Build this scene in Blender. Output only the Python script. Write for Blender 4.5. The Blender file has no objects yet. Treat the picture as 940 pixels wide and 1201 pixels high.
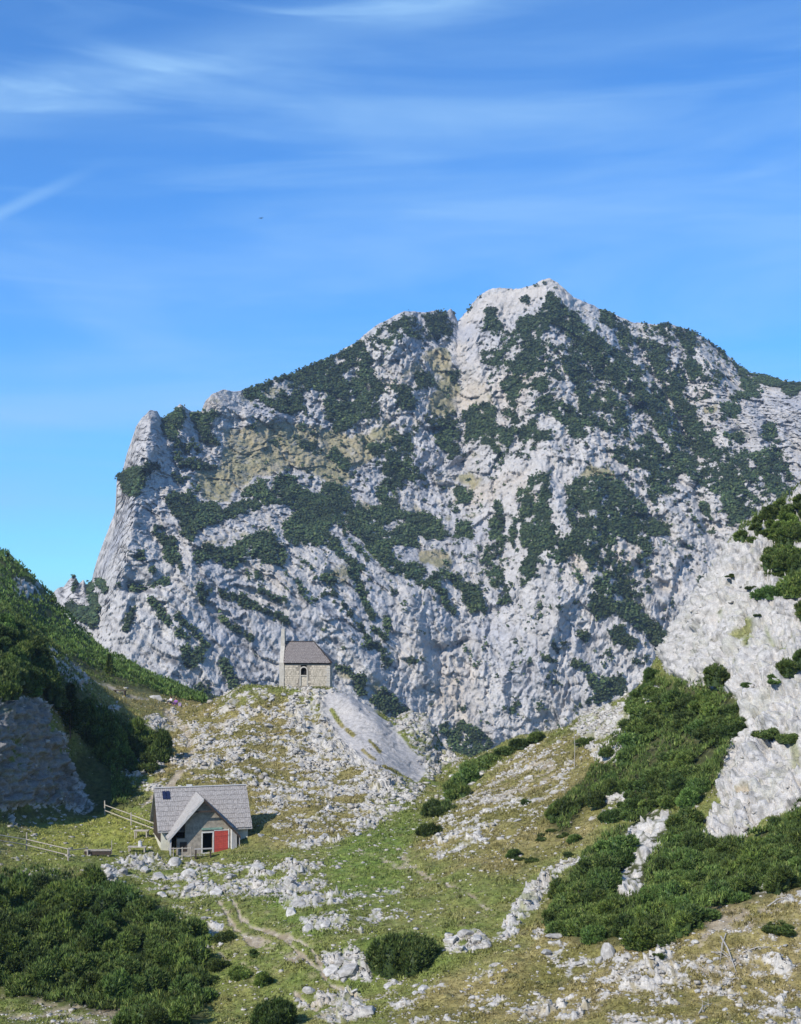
import bpy, math, random
import numpy as np
from mathutils import Vector, Matrix
from mathutils.bvhtree import BVHTree

random.seed(7)
rng = np.random.default_rng(7)
scene = bpy.context.scene
COL = scene.collection

# ------------------------------------------------------------------ camera
F = 1667.0                       # focal length in photograph pixels (940 wide)
PITCH = math.atan(99.5 / F)
S = 1.15                         # metres of the near ground per unit of its table
cam_d = bpy.data.cameras.new("camera")
cam = bpy.data.objects.new("camera", cam_d)
COL.objects.link(cam)
cam_d.sensor_fit = 'HORIZONTAL'
cam_d.sensor_width = 36.0
cam_d.lens = 36.0 * F / 940.0
cam_d.clip_start = 0.5
cam_d.clip_end = 20000
cam.location = (0, 0, 0)
cam.rotation_euler = (math.pi / 2 + PITCH, 0, 0)
scene.camera = cam

# ------------------------------------------------------------------ light
SUN = Vector((-0.52, -0.60, 0.61)).normalized()      # towards the sun
sun_d = bpy.data.lights.new("sun", 'SUN')
sun_d.energy = 4.9
sun_d.angle = math.radians(0.5)
sun_d.color = (1.0, 0.94, 0.85)
sun = bpy.data.objects.new("sun", sun_d)
sun.rotation_euler = SUN.to_track_quat('Z', 'Y').to_euler()
sun.location = (0, 0, 400)
COL.objects.link(sun)

world = bpy.data.worlds.new("World")
scene.world = world
world.use_nodes = True
nt = world.node_tree
nt.nodes.clear()


def nd(nt, kind, **kw):
    n = nt.nodes.new(kind)
    for k, v in kw.items():
        if k.startswith('i_'):
            key = k[2:]
            n.inputs[int(key) if key.isdigit() else key.replace('_', ' ')].default_value = v
        else:
            setattr(n, k, v)
    return n


def ramp(nt, pts):
    n = nt.nodes.new('ShaderNodeValToRGB')
    e = n.color_ramp.elements
    while len(e) < len(pts):
        e.new(0.5)
    for i, (p, c) in enumerate(pts):
        e[i].position = p
        e[i].color = c if len(c) == 4 else (*c, 1)
    return n


sky = nd(nt, 'ShaderNodeTexSky', sky_type='NISHITA', sun_disc=False)
sky.sun_elevation = math.asin(SUN.z)
sky.sun_rotation = math.atan2(SUN.x, SUN.y)
sky.altitude = 1700
sky.air_density = 1.0
sky.dust_density = 0.1
sky.ozone_density = 2.5
tint = nd(nt, 'ShaderNodeMix', data_type='RGBA', blend_type='MULTIPLY')
tint.inputs[0].default_value = 1.0
tint.inputs[7].default_value = (0.38, 1.02, 1.64, 1)
nt.links.new(sky.outputs[0], tint.inputs[6])
tc = nd(nt, 'ShaderNodeTexCoord')


def cloud_layer(scale, rot, noise_scale, lo, hi, detail=6, dist=0.6, loc=(0, 0, 0)):
    m = nd(nt, 'ShaderNodeMapping')
    m.inputs['Scale'].default_value = scale
    m.inputs['Rotation'].default_value = rot
    m.inputs['Location'].default_value = loc
    n = nd(nt, 'ShaderNodeTexNoise')
    n.inputs['Scale'].default_value = noise_scale
    n.inputs['Detail'].default_value = detail
    n.inputs['Roughness'].default_value = 0.52
    n.inputs['Distortion'].default_value = dist
    r = nd(nt, 'ShaderNodeMapRange', interpolation_type='SMOOTHSTEP')
    r.inputs['From Min'].default_value = lo
    r.inputs['From Max'].default_value = hi
    nt.links.new(tc.outputs['Generated'], m.inputs[0])
    nt.links.new(m.outputs[0], n.inputs['Vector'])
    nt.links.new(n.outputs[0], r.inputs[0])
    return r.outputs[0]


c1 = cloud_layer((1, 1, 5.2), (0, 0.10, 0), 2.3, 0.38, 0.76, 7)           # broad level veils
c2 = cloud_layer((1, 1, 6.0), (0, 0.42, 0), 2.4, 0.50, 0.80, loc=(.3, .2, .1))   # wisps rising to the right
c3 = cloud_layer((1, 1, 9.0), (0, 0.12, 0), 4.0, 0.50, 0.85, 8, 1.0, loc=(1.7, 0, .4))


def mth(op, a, b, clamp=False):
    m = nd(nt, 'ShaderNodeMath', operation=op, use_clamp=clamp)
    for i, v in enumerate((a, b)):
        if isinstance(v, (int, float)):
            m.inputs[i].default_value = v
        else:
            nt.links.new(v, m.inputs[i])
    return m.outputs[0]


# a faint contrail: a thin band about a great circle near the upper left
def streak(nvec, width, along, a0, a1):
    d = nd(nt, 'ShaderNodeVectorMath', operation='DOT_PRODUCT')
    d.inputs[1].default_value = nvec
    nt.links.new(tc.outputs['Generated'], d.inputs[0])
    ab = mth('ABSOLUTE', d.outputs['Value'], 0)
    r = nd(nt, 'ShaderNodeMapRange', interpolation_type='SMOOTHSTEP')
    r.inputs['From Min'].default_value = width
    r.inputs['From Max'].default_value = 0
    nt.links.new(ab, r.inputs[0])
    e = nd(nt, 'ShaderNodeVectorMath', operation='DOT_PRODUCT')
    e.inputs[1].default_value = along
    nt.links.new(tc.outputs['Generated'], e.inputs[0])
    q = nd(nt, 'ShaderNodeMapRange', interpolation_type='SMOOTHSTEP')
    q.inputs['From Min'].default_value = a0
    q.inputs['From Max'].default_value = a1
    nt.links.new(e.outputs['Value'], q.inputs[0])
    return mth('MULTIPLY', r.outputs[0], q.outputs[0])


def ray(px, py):
    u = (px - 470.0) / F
    v = -(py - 600.5) / F
    return Vector((u, math.cos(PITCH) - math.sin(PITCH) * v, math.sin(PITCH) + math.cos(PITCH) * v)).normalized()


ra, rb = ray(0, 250), ray(145, 182)
nv = ra.cross(rb).normalized()
al = (ra - rb).normalized()
s1 = streak(nv, 0.0065, al, rb.dot(al), ra.dot(al))
ra2, rb2 = ray(-40, 132), ray(470, 12)
nv2 = ra2.cross(rb2).normalized()
al2 = (ra2 - rb2).normalized()
s2 = streak(nv2, 0.030, -al2, ra2.dot(-al2) - .35, ra2.dot(-al2) + .05)
amt = mth('ADD', mth('ADD', mth('MULTIPLY', c1, 0.50), 0.05), mth('MULTIPLY', c2, 0.30))
amt = mth('ADD', amt, mth('MULTIPLY', c3, 0.22))
amt = mth('ADD', amt, mth('MULTIPLY', s1, 0.34))
amt = mth('ADD', amt, mth('MULTIPLY', mth('MULTIPLY', s2, mth('ADD', mth('ADD', c3, c1), 0.30)), 0.75), True)
cm = nd(nt, 'ShaderNodeMix', data_type='RGBA', blend_type='MIX')
cm.inputs[7].default_value = (3.2, 5.6, 8.6, 1)
nt.links.new(amt, cm.inputs[0])
nt.links.new(tint.outputs[2], cm.inputs[6])
bg = nd(nt, 'ShaderNodeBackground')
bg.inputs[1].default_value = 0.102
wo = nd(nt, 'ShaderNodeOutputWorld')
nt.links.new(cm.outputs[2], bg.inputs[0])
nt.links.new(bg.outputs[0], wo.inputs[0])

scene.view_settings.view_transform = 'Standard'
scene.view_settings.look = 'None'
scene.view_settings.exposure = 0.28
scene.view_settings.gamma = 1.0
scene.view_settings.use_curve_mapping = False
scene.cycles.max_bounces = 5
scene.cycles.diffuse_bounces = 2
scene.cycles.volume_bounces = 0

# ------------------------------------------------------------------ numeric helpers
_p = np.random.default_rng(3).permutation(256)
PERM = np.concatenate([_p, _p, _p]).astype(np.int32)
_g = np.array([[1, 1, 0], [-1, 1, 0], [1, -1, 0], [-1, -1, 0], [1, 0, 1], [-1, 0, 1], [1, 0, -1], [-1, 0, -1],
               [0, 1, 1], [0, -1, 1], [0, 1, -1], [0, -1, -1], [1, 1, 0], [-1, 1, 0], [0, -1, 1], [0, -1, -1]], np.float32)
GT = _g[np.arange(256) % 16]
RT = np.random.default_rng(5).random((256, 4)).astype(np.float32)


def pnoise(x, y, z):
    x = np.asarray(x, np.float32); y = np.asarray(y, np.float32); z = np.asarray(z, np.float32)
    fx, fy, fz = np.floor(x), np.floor(y), np.floor(z)
    X = fx.astype(np.int32) & 255; Y = fy.astype(np.int32) & 255; Z = fz.astype(np.int32) & 255
    x = x - fx; y = y - fy; z = z - fz
    u = x * x * x * (x * (x * 6 - 15) + 10)
    v = y * y * y * (y * (y * 6 - 15) + 10)
    w = z * z * z * (z * (z * 6 - 15) + 10)
    out = 0
    for i in (0, 1):
        wx = u if i else 1 - u
        A = PERM[X + i]
        for j in (0, 1):
            wy = v if j else 1 - v
            B = PERM[A + Y + j]
            for k in (0, 1):
                wz = w if k else 1 - w
                g = GT[PERM[B + Z + k]]
                out = out + wx * wy * wz * (g[..., 0] * (x - i) + g[..., 1] * (y - j) + g[..., 2] * (z - k))
    return out


def fbm(p, scale, octv=4, gain=0.5, ridged=False, off=0.0):
    x, y, z = p
    a, s, tot, out = 1.0, 1.0 / scale, 0.0, 0
    for o in range(octv):
        n = pnoise(x * s + off + 17.3 * o, y * s + off * 1.7, z * s - off + 5.1 * o)
        if ridged:
            n = 1 - np.abs(n) * 2
        out = out + a * n
        tot += a
        a *= gain
        s *= 2.07
    return out / tot


def worley(p, scale, off=0.0):
    x, y, z = (np.asarray(q, np.float32) / scale + off for q in p)
    fx, fy, fz = np.floor(x), np.floor(y), np.floor(z)
    X = fx.astype(np.int32); Y = fy.astype(np.int32); Z = fz.astype(np.int32)
    x = x - fx; y = y - fy; z = z - fz
    f1 = np.full(x.shape, 9.0, np.float32); f2 = f1.copy(); cid = np.zeros(x.shape, np.float32)
    for i in (-1, 0, 1):
        A = PERM[(X + i) & 255]
        for j in (-1, 0, 1):
            B = PERM[A + ((Y + j) & 255)]
            for k in (-1, 0, 1):
                R = RT[PERM[B + ((Z + k) & 255)]]
                d = (R[..., 0] + i - x) ** 2 + (R[..., 1] + j - y) ** 2 + (R[..., 2] + k - z) ** 2
                closer = d < f1
                f2 = np.where(closer, f1, np.minimum(f2, d))
                cid = np.where(closer, R[..., 3], cid)
                f1 = np.where(closer, d, f1)
    return np.sqrt(f1), np.sqrt(f2), cid


def facet(p, scale, off=0.0):
    """a field of tilted plates, one for each cell, like broken rock"""
    x, y, z = (np.asarray(q, np.float32) / scale + off for q in p)
    fx, fy, fz = np.floor(x), np.floor(y), np.floor(z)
    X = fx.astype(np.int32); Y = fy.astype(np.int32); Z = fz.astype(np.int32)
    x = x - fx; y = y - fy; z = z - fz
    f1 = np.full(x.shape, 9.0, np.float32); out = np.zeros(x.shape, np.float32)
    for i in (-1, 0, 1):
        A = PERM[(X + i) & 255]
        for j in (-1, 0, 1):
            B = PERM[A + ((Y + j) & 255)]
            for k in (-1, 0, 1):
                h_ = PERM[B + ((Z + k) & 255)]
                R = RT[h_]; T_ = RT[PERM[h_ + 7]]
                dx, dy, dz = R[..., 0] + i - x, R[..., 1] + j - y, R[..., 2] + k - z
                d = dx * dx + dy * dy + dz * dz
                closer = d < f1
                out = np.where(closer, (T_[..., 0] - .5) * dx * 2.4 + (T_[..., 1] - .5) * dy * 1.2 + (T_[..., 2] - .5) * dz * 2.4 + (R[..., 3] - .5) * .55, out)
                f1 = np.where(closer, d, f1)
    return out


def ledges(q, lam, wob):
    """beds of rock: each leans back and ends in a sharp step"""
    t = q / lam + wob
    return 1 - (t - np.floor(t))


def sstep(a, b, x):
    t = np.clip((x - a) / (b - a), 0, 1)
    return t * t * (3 - 2 * t)


def lerp(a, b, t):
    return a + (b - a) * t


X0, Y0, CW, CH = -250, 200, 1450, 1150      # canvas over which cover is plotted


def poly_mask(poly):
    m = np.zeros((CH, CW), np.float32)
    p = np.array(poly, np.float32) - (X0, Y0)
    x0, y0 = np.floor(p.min(0)).astype(int); x1, y1 = np.ceil(p.max(0)).astype(int) + 1
    x0, y0 = max(x0, 0), max(y0, 0); x1, y1 = min(x1, CW), min(y1, CH)
    yy, xx = np.mgrid[y0:y1, x0:x1] + 0.5
    ins = np.zeros(xx.shape, bool)
    n = len(p)
    for i in range(n):
        xa, ya = p[i]; xb, yb = p[(i + 1) % n]
        if ya == yb:
            continue
        c = ((ya > yy) != (yb > yy)) & (xx < (xb - xa) * (yy - ya) / (yb - ya) + xa)
        ins ^= c
    m[y0:y1, x0:x1] = ins
    return m


def stroke_mask(pts, w):
    m = np.zeros((CH, CW), np.float32)
    pts = [(a - X0, b - Y0) for a, b in pts]
    if len(pts) == 1:
        pts = pts * 2
    for (xa, ya), (xb, yb) in zip(pts[:-1], pts[1:]):
        q = int(w * 1.5 + 3)
        x0, x1 = int(max(min(xa, xb) - q, 0)), int(min(max(xa, xb) + q, CW))
        y0, y1 = int(max(min(ya, yb) - q, 0)), int(min(max(ya, yb) + q, CH))
        if x1 <= x0 or y1 <= y0:
            continue
        yy, xx = np.mgrid[y0:y1, x0:x1] + 0.5
        L = max((xb - xa) ** 2 + (yb - ya) ** 2, 1e-6)
        t = np.clip(((xx - xa) * (xb - xa) + (yy - ya) * (yb - ya)) / L, 0, 1)
        d = np.hypot(xx - xa - t * (xb - xa), yy - ya - t * (yb - ya))
        m[y0:y1, x0:x1] = np.maximum(m[y0:y1, x0:x1], np.clip((w * 0.5 + 1 - d), 0, 1))
    return m


def blur(m, k):
    if k <= 0:
        return m
    for _ in range(3):
        for ax in (0, 1):
            c = np.cumsum(np.concatenate([np.repeat(m.take([0], ax), k + 1, ax), m, np.repeat(m.take([-1], ax), k, ax)], ax), ax)
            n = m.shape[ax]
            m = (c.take(range(2 * k + 1, 2 * k + 1 + n), ax) - c.take(range(0, n), ax)) / (2 * k + 1)
    return m.astype(np.float32)


def field(items, bl=1):
    f = np.zeros((CH, CW), np.float32)
    for it in items:
        f = np.maximum(f, it[0] * it[1])
    return blur(f, bl)


def look(f, px, py):
    x = np.clip(px - X0 - 0.5, 0, CW - 1.001); y = np.clip(py - Y0 - 0.5, 0, CH - 1.001)
    xi = x.astype(np.int32); yi = y.astype(np.int32); x = x - xi; y = y - yi
    return (f[yi, xi] * (1 - x) * (1 - y) + f[yi, xi + 1] * x * (1 - y) + f[yi + 1, xi] * (1 - x) * y + f[yi + 1, xi + 1] * x * y)


def P(px, py, r):
    """point seen at photograph pixel (px, py) at ground distance r"""
    u = (px - 470.0) / F
    v = -(py - 600.5) / F
    y = math.cos(PITCH) - math.sin(PITCH) * v
    z = math.sin(PITCH) + math.cos(PITCH) * v
    k = r / y
    return u * k, r + 0 * k, z * k


def pchip(t, xs, Y):
    """t (T,), xs (K,), Y (K, C) -> (T, C) monotone cubic"""
    h = np.diff(xs)[:, None]
    d = np.diff(Y, axis=0) / h
    m = np.zeros_like(Y)
    same = d[:-1] * d[1:] > 0
    with np.errstate(all='ignore'):
        w1 = 2 * h[1:] + h[:-1]; w2 = h[1:] + 2 * h[:-1]
        hm = (w1 + w2) / (w1 / d[:-1] + w2 / d[1:])
    m[1:-1] = np.where(same, hm, 0)
    m[0] = d[0]; m[-1] = d[-1]
    k = np.clip(np.searchsorted(xs, t, side='right') - 1, 0, len(xs) - 2)
    hh = h[k]; s = ((t - xs[k]) / hh[:, 0])[:, None]
    return ((2 * s ** 3 - 3 * s ** 2 + 1) * Y[k] + (s ** 3 - 2 * s ** 2 + s) * hh * m[k]
            + (-2 * s ** 3 + 3 * s ** 2) * Y[k + 1] + (s ** 3 - s ** 2) * hh * m[k + 1])


def grid_normals(X, Y, Z):
    V = np.stack([X, Y, Z], -1)
    a = np.gradient(V, axis=1); b = np.gradient(V, axis=0)
    n = np.cross(a, b)
    n /= np.maximum(np.linalg.norm(n, axis=-1, keepdims=True), 1e-9)
    return n


# ------------------------------------------------------------------ object helpers
def tag(o, label=None, cat=None, group=None, kind=None):
    if label: o['label'] = label
    if cat: o['category'] = cat
    if group: o['group'] = group
    if kind: o['kind'] = kind
    return o


def link(name, me, parent=None, loc=None, mat=None):
    o = bpy.data.objects.new(name, me)
    COL.objects.link(o)
    if parent is not None: o.parent = parent
    if loc is not None: o.location = loc
    if mat is not None and me is not None and len(me.materials) == 0: me.materials.append(mat)
    return o


def empty(name, loc, rz=0.0, label=None, cat=None, group=None):
    o = bpy.data.objects.new(name, None)
    COL.objects.link(o)
    o.location = loc
    o.rotation_euler = (0, 0, rz)
    return tag(o, label, cat, group)


def mesh_np(name, V, Fc, mat=None, smooth=False, col=None):
    """V (n,3), Fc (m,3|4) int; col (n,3) linear colours"""
    me = bpy.data.meshes.new(name)
    V = np.ascontiguousarray(V, np.float32); Fc = np.ascontiguousarray(Fc, np.int32)
    k = Fc.shape[1]
    me.vertices.add(len(V)); me.vertices.foreach_set('co', V.ravel())
    me.loops.add(Fc.size); me.loops.foreach_set('vertex_index', Fc.ravel())
    me.polygons.add(len(Fc)); me.polygons.foreach_set('loop_start', np.arange(0, Fc.size, k, dtype=np.int32))
    if smooth:
        me.polygons.foreach_set('use_smooth', np.ones(len(Fc), bool))
    if col is not None:
        a = me.color_attributes.new('Col', 'FLOAT_COLOR', 'POINT')
        c = np.ones((len(V), 4), np.float32); c[:, :3] = col
        a.data.foreach_set('color', c.ravel())
    if mat is not None: me.materials.append(mat)
    me.update(calc_edges=True)
    me.validate()
    return me


def grid_faces(R, C):
    i = np.arange(R * C).reshape(R, C)
    return np.stack([i[:-1, :-1], i[:-1, 1:], i[1:, 1:], i[1:, :-1]], -1).reshape(-1, 4)


class MB:
    """collects boxes, bars and prisms and links them as one mesh"""
    def __init__(s): s.v, s.f = [], []

    def add(s, vs, fs):
        b = len(s.v); s.v += [tuple(v) for v in vs]; s.f += [tuple(b + i for i in f) for f in fs]; return s

    def box(s, lo, hi, M=None):
        (a, b, c), (d, e, f) = lo, hi
        vs = [(a, b, c), (d, b, c), (d, e, c), (a, e, c), (a, b, f), (d, b, f), (d, e, f), (a, e, f)]
        if M is not None: vs = [M @ Vector(v) for v in vs]
        return s.add(vs, [(0, 3, 2, 1), (4, 5, 6, 7), (0, 1, 5, 4), (1, 2, 6, 5), (2, 3, 7, 6), (3, 0, 4, 7)])

    def bar(s, p, q, w, h=None, n=None, taper=1.0):
        p, q = Vector(p), Vector(q); d = q - p; L = d.length; h = h or w
        rot = d.to_track_quat('Z', 'Y').to_matrix().to_4x4()
        M = Matrix.Translation(p) @ rot
        if n is None:
            return s.box((-w / 2, -h / 2, 0), (w / 2, h / 2, L), M)
        vs, fs = [], []
        for k, (zz, rr) in enumerate(((0, w / 2), (L, w / 2 * taper))):
            for i in range(n):
                a = 2 * math.pi * i / n
                vs.append(M @ Vector((rr * math.cos(a), rr * math.sin(a), zz)))
        fs = [(i, (i + 1) % n, n + (i + 1) % n, n + i) for i in range(n)] + [tuple(range(n))[::-1], tuple(range(n, 2 * n))]
        return s.add(vs, fs)

    def prism(s, poly, dvec):
        n = len(poly); d = Vector(dvec)
        vs = [Vector(p) for p in poly] + [Vector(p) + d for p in poly]
        fs = [tuple(range(n)), tuple(range(n, 2 * n))[::-1]] + [(i, n + i, n + (i + 1) % n, (i + 1) % n) for i in range(n)]
        return s.add(vs, fs)

    def build(s, name, mat, parent=None, kind=None, smooth=False):
        me = bpy.data.meshes.new(name); me.from_pydata(s.v, [], s.f); me.update()
        if smooth: me.polygons.foreach_set('use_smooth', np.ones(len(me.polygons), bool))
        o = link(name, me, parent, mat=mat)
        if kind: o['kind'] = kind
        return o


# ------------------------------------------------------------------ materials
def base_mat(name, rough=0.9, spec=0.2):
    m = bpy.data.materials.new(name); m.use_nodes = True
    t = m.node_tree; b = t.nodes['Principled BSDF']
    b.inputs['Roughness'].default_value = rough
    b.inputs['Specular IOR Level'].default_value = spec
    return m, t, b


def surface_mat(name, s1, s2, var=0.35, bump=0.5, dist=0.3, rough=0.92):
    """vertex colour (what grows or lies there, with some painted shade) broken up by fine noise, with fine relief"""
    m, t, b = base_mat(name, rough, 0.1)
    at = nd(t, 'ShaderNodeAttribute', attribute_name='Col')
    tcn = nd(t, 'ShaderNodeTexCoord')
    n1 = nd(t, 'ShaderNodeTexNoise'); n1.inputs['Scale'].default_value = s1; n1.inputs['Detail'].default_value = 4; n1.inputs['Roughness'].default_value = 0.65
    n2 = nd(t, 'ShaderNodeTexNoise'); n2.inputs['Scale'].default_value = s2; n2.inputs['Detail'].default_value = 3; n2.inputs['Roughness'].default_value = 0.6
    for n in (n1, n2): t.links.new(tcn.outputs['Object'], n.inputs['Vector'])
    ad = nd(t, 'ShaderNodeMath', operation='ADD'); t.links.new(n1.outputs[0], ad.inputs[0]); t.links.new(n2.outputs[0], ad.inputs[1])
    mr = nd(t, 'ShaderNodeMapRange'); mr.inputs['From Min'].default_value = 0.65; mr.inputs['From Max'].default_value = 1.35
    mr.inputs['To Min'].default_value = 1 - var; mr.inputs['To Max'].default_value = 1 + var
    t.links.new(ad.outputs[0], mr.inputs[0])
    mx = nd(t, 'ShaderNodeVectorMath', operation='SCALE')
    t.links.new(at.outputs['Color'], mx.inputs[0]); t.links.new(mr.outputs[0], mx.inputs['Scale'])
    t.links.new(mx.outputs[0], b.inputs['Base Color'])
    bp = nd(t, 'ShaderNodeBump'); bp.inputs['Strength'].default_value = bump; bp.inputs['Distance'].default_value = dist
    t.links.new(n1.outputs[0], bp.inputs['Height']); t.links.new(bp.outputs[0], b.inputs['Normal'])
    return m


def plain_mat(name, c, c2=None, scale=3.0, rough=0.85, stretch=(1, 1, 1), bump=0.2, obj_var=0.0, spec=0.25, metal=0.0):
    m, t, b = base_mat(name, rough, spec)
    b.inputs['Metallic'].default_value = metal
    c2 = c2 or tuple(x * 0.65 for x in c)
    tcn = nd(t, 'ShaderNodeTexCoord'); mp = nd(t, 'ShaderNodeMapping'); mp.inputs['Scale'].default_value = stretch
    n = nd(t, 'ShaderNodeTexNoise'); n.inputs['Scale'].default_value = scale; n.inputs['Detail'].default_value = 5; n.inputs['Roughness'].default_value = 0.62
    t.links.new(tcn.outputs['Object'], mp.inputs[0]); t.links.new(mp.outputs[0], n.inputs['Vector'])
    r = ramp(t, [(0.34, c2), (0.66, c)]); t.links.new(n.outputs[0], r.inputs[0])
    src = r.outputs[0]
    if obj_var:
        oi = nd(t, 'ShaderNodeObjectInfo'); mr = nd(t, 'ShaderNodeMapRange')
        mr.inputs['To Min'].default_value = 1 - obj_var; mr.inputs['To Max'].default_value = 1 + obj_var
        t.links.new(oi.outputs['Random'], mr.inputs[0])
        s_ = nd(t, 'ShaderNodeVectorMath', operation='SCALE'); t.links.new(src, s_.inputs[0]); t.links.new(mr.outputs[0], s_.inputs['Scale']); src = s_.outputs[0]
    t.links.new(src, b.inputs['Base Color'])
    if bump:
        bp = nd(t, 'ShaderNodeBump'); bp.inputs['Strength'].default_value = bump; bp.inputs['Distance'].default_value = 0.02
        t.links.new(n.outputs[0], bp.inputs['Height']); t.links.new(bp.outputs[0], b.inputs['Normal'])
    return m


def leaf_mat(name, mul=(1, 1, 1), obj_var=0.3):
    m, t, b = base_mat(name, 0.6, 0.25)
    at = nd(t, 'ShaderNodeAttribute', attribute_name='Col')
    oi = nd(t, 'ShaderNodeObjectInfo'); mr = nd(t, 'ShaderNodeMapRange')
    mr.inputs['To Min'].default_value = 1 - obj_var; mr.inputs['To Max'].default_value = 1 + obj_var
    t.links.new(oi.outputs['Random'], mr.inputs[0])
    s_ = nd(t, 'ShaderNodeVectorMath', operation='SCALE'); t.links.new(at.outputs['Color'], s_.inputs[0]); t.links.new(mr.outputs[0], s_.inputs['Scale'])
    wn = nd(t, 'ShaderNodeTexWhiteNoise', noise_dimensions='1D'); t.links.new(oi.outputs['Random'], wn.inputs['W'])
    hr = ramp(t, [(0.0, (1.02, 1.04, .85)), (.5, (1, 1, 1)), (1.0, (.80, .98, .95))] if obj_var else [(0, (1, 1, 1)), (1, (1, 1, 1))]); t.links.new(wn.outputs['Value'], hr.inputs[0])
    q = nd(t, 'ShaderNodeVectorMath', operation='MULTIPLY'); t.links.new(hr.outputs[0], q.inputs[1]); t.links.new(s_.outputs[0], q.inputs[0])
    t.links.new(q.outputs[0], b.inputs['Base Color'])
    return m


M_MOUNT = surface_mat('mountain_rock', 0.16, 0.9, var=0.24, bump=0.8, dist=3.0)
M_GROUND = surface_mat('alpine_ground', 2.2, 9.0, var=0.34, bump=0.7, dist=0.16)
M_LEAF = leaf_mat('pine_needles', obj_var=0.4)
M_FARLEAF = leaf_mat('far_pine_needles', obj_var=0.0)
M_BARK = plain_mat('pine_bark', (0.16, 0.12, 0.09), scale=8, obj_var=0.2)
M_DEAD = plain_mat('bleached_wood', (0.42, 0.39, 0.35), scale=8)
M_STONE = plain_mat('limestone', (0.45, 0.435, 0.405), (0.24, 0.23, 0.215), scale=2.2, rough=0.95, bump=0.6, obj_var=0.22, spec=0.1)
# ================================================================== THE MOUNTAIN
CREST_M = [(-250, 760), (40, 722), (60, 698), (68, 690), (75, 688), (82, 678), (88, 675), (93, 684), (98, 680), (103, 690), (107, 684), (112, 662), (120, 640), (128, 618), (135, 600),
           (136, 585), (137, 562), (143, 556), (148, 535), (155, 515), (160, 500), (168, 489), (176, 481), (184, 482), (191, 492), (200, 487), (205, 480), (211, 473),
           (217, 478), (224, 483), (236, 483), (241, 470), (250, 461), (262, 457), (272, 459), (280, 458), (292, 457), (310, 450), (326, 442), (345, 439),
           (360, 431), (376, 424), (392, 417), (405, 408), (416, 403), (425, 395), (436, 386), (444, 380), (452, 377), (462, 371), (474, 365), (488, 365), (500, 366), (512, 364),
           (524, 365), (529, 362), (533, 367), (537, 377), (542, 373), (547, 366), (554, 357), (562, 347), (572, 341), (584, 337), (592, 339), (604, 339), (616, 337), (627, 334),
           (636, 329), (645, 327), (655, 331), (664, 339), (672, 347), (684, 354), (697, 358), (706, 364), (718, 366), (728, 372), (740, 377), (756, 379), (770, 381),
           (785, 379), (800, 384), (816, 390), (828, 397), (838, 405), (850, 413), (862, 425), (875, 434), (886, 439), (900, 441), (914, 446), (928, 449), (940, 448), (960, 455),
           (1010, 480), (1080, 530), (1200, 600)]
VEG = []      # (mask, density)
def V(d, *p): VEG.append((poly_mask(p), d))
def L(d, w, *p): VEG.append((stroke_mask(p, w), d))
V(1, (191,490),(205,488),(213,474),(220,480),(214,497),(210,512),(195,515),(192,505))
V(1, (222,482),(255,484),(260,495),(246,500),(247,512),(260,520),(242,520),(233,505))
V(1, (136,562),(150,552),(185,545),(193,548),(168,558),(172,570),(160,585),(147,580),(145,570))
V(.55, (210,515),(232,515),(235,538),(255,550),(215,557),(205,540))
V(.7, (200,553),(222,562),(233,574),(218,570),(203,563))
V(1, (195,582),(222,577),(232,592),(255,590),(262,602),(285,577),(300,567),(317,559),(342,559),(352,570),(370,580),(385,565),(405,572),(412,585),(432,600),(445,592),(437,580),(450,562),(470,562),(475,575),(465,592),(480,602),(500,600),(520,617),(512,632),(497,630),(470,622),(490,630),(492,640),(457,642),(465,660),(485,660),(520,675),(520,690),(500,687),(475,677),(455,672),(435,650),(420,630),(405,617),(390,615),(380,637),(350,640),(337,635),(330,620),(340,600),(318,592),(285,600),(262,612),(240,620),(225,640),(212,625),(210,608),(195,595))
V(1, (228,648),(240,640),(262,645),(285,635),(305,622),(330,630),(337,655),(332,667),(315,660),(300,655),(285,662),(265,664),(245,657),(230,660))
V(1, (285,457),(300,452),(322,442),(347,437),(367,427),(390,417),(410,407),(422,397),(435,417),(435,432),(447,450),(445,467),(445,485),(425,492),(405,508),(390,505),(380,480),(385,465),(370,457),(357,462),(355,482),(342,490),(317,477),(300,467),(285,467))
V(1, (485,435),(500,437),(512,448),(500,456),(487,458))
V(.75, (460,452),(480,450),(482,462),(495,478),(475,482),(460,470))
V(.95, (502,492),(520,490),(540,500),(540,530),(527,542),(510,520))
V(.8, (450,515),(460,502),(475,510),(470,498),(492,500),(485,525),(490,548),(460,540),(440,540),(432,525))
L(1, 9, (356,521),(368,521)); L(.7, 10, (392,532),(408,548))
V(.6, (440,385),(470,372),(500,368),(515,385),(500,400),(478,395),(455,410),(440,400))
V(.85, (490,366),(535,366),(533,385),(527,402),(512,398),(500,382))
V(.72, (440,535),(470,528),(490,535),(497,560),(480,566),(455,560),(440,550))
L(1,6,(338,673),(352,688),(362,708),(372,703)); L(1,6,(305,690),(322,702),(335,706)); L(1,3,(380,694),(395,698),(417,729),(426,737)); L(1,6,(412,667),(422,687),(437,725))
L(.9,4,(285,705),(310,717),(340,729)); L(.9,5,(370,675),(392,683)); L(1,6,(385,632),(405,655),(425,668)); L(1,4,(402,618),(412,635),(432,655))
L(.8,6,(140,685),(170,690),(200,680)); L(.9,8,(118,686),(124,694)); L(.9,4,(155,715),(150,737)); L(.9,5,(176,702),(190,720)); L(1,7,(206,722),(230,745),(243,757)); L(.9,5,(190,722),(200,735),(222,750))
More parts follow.
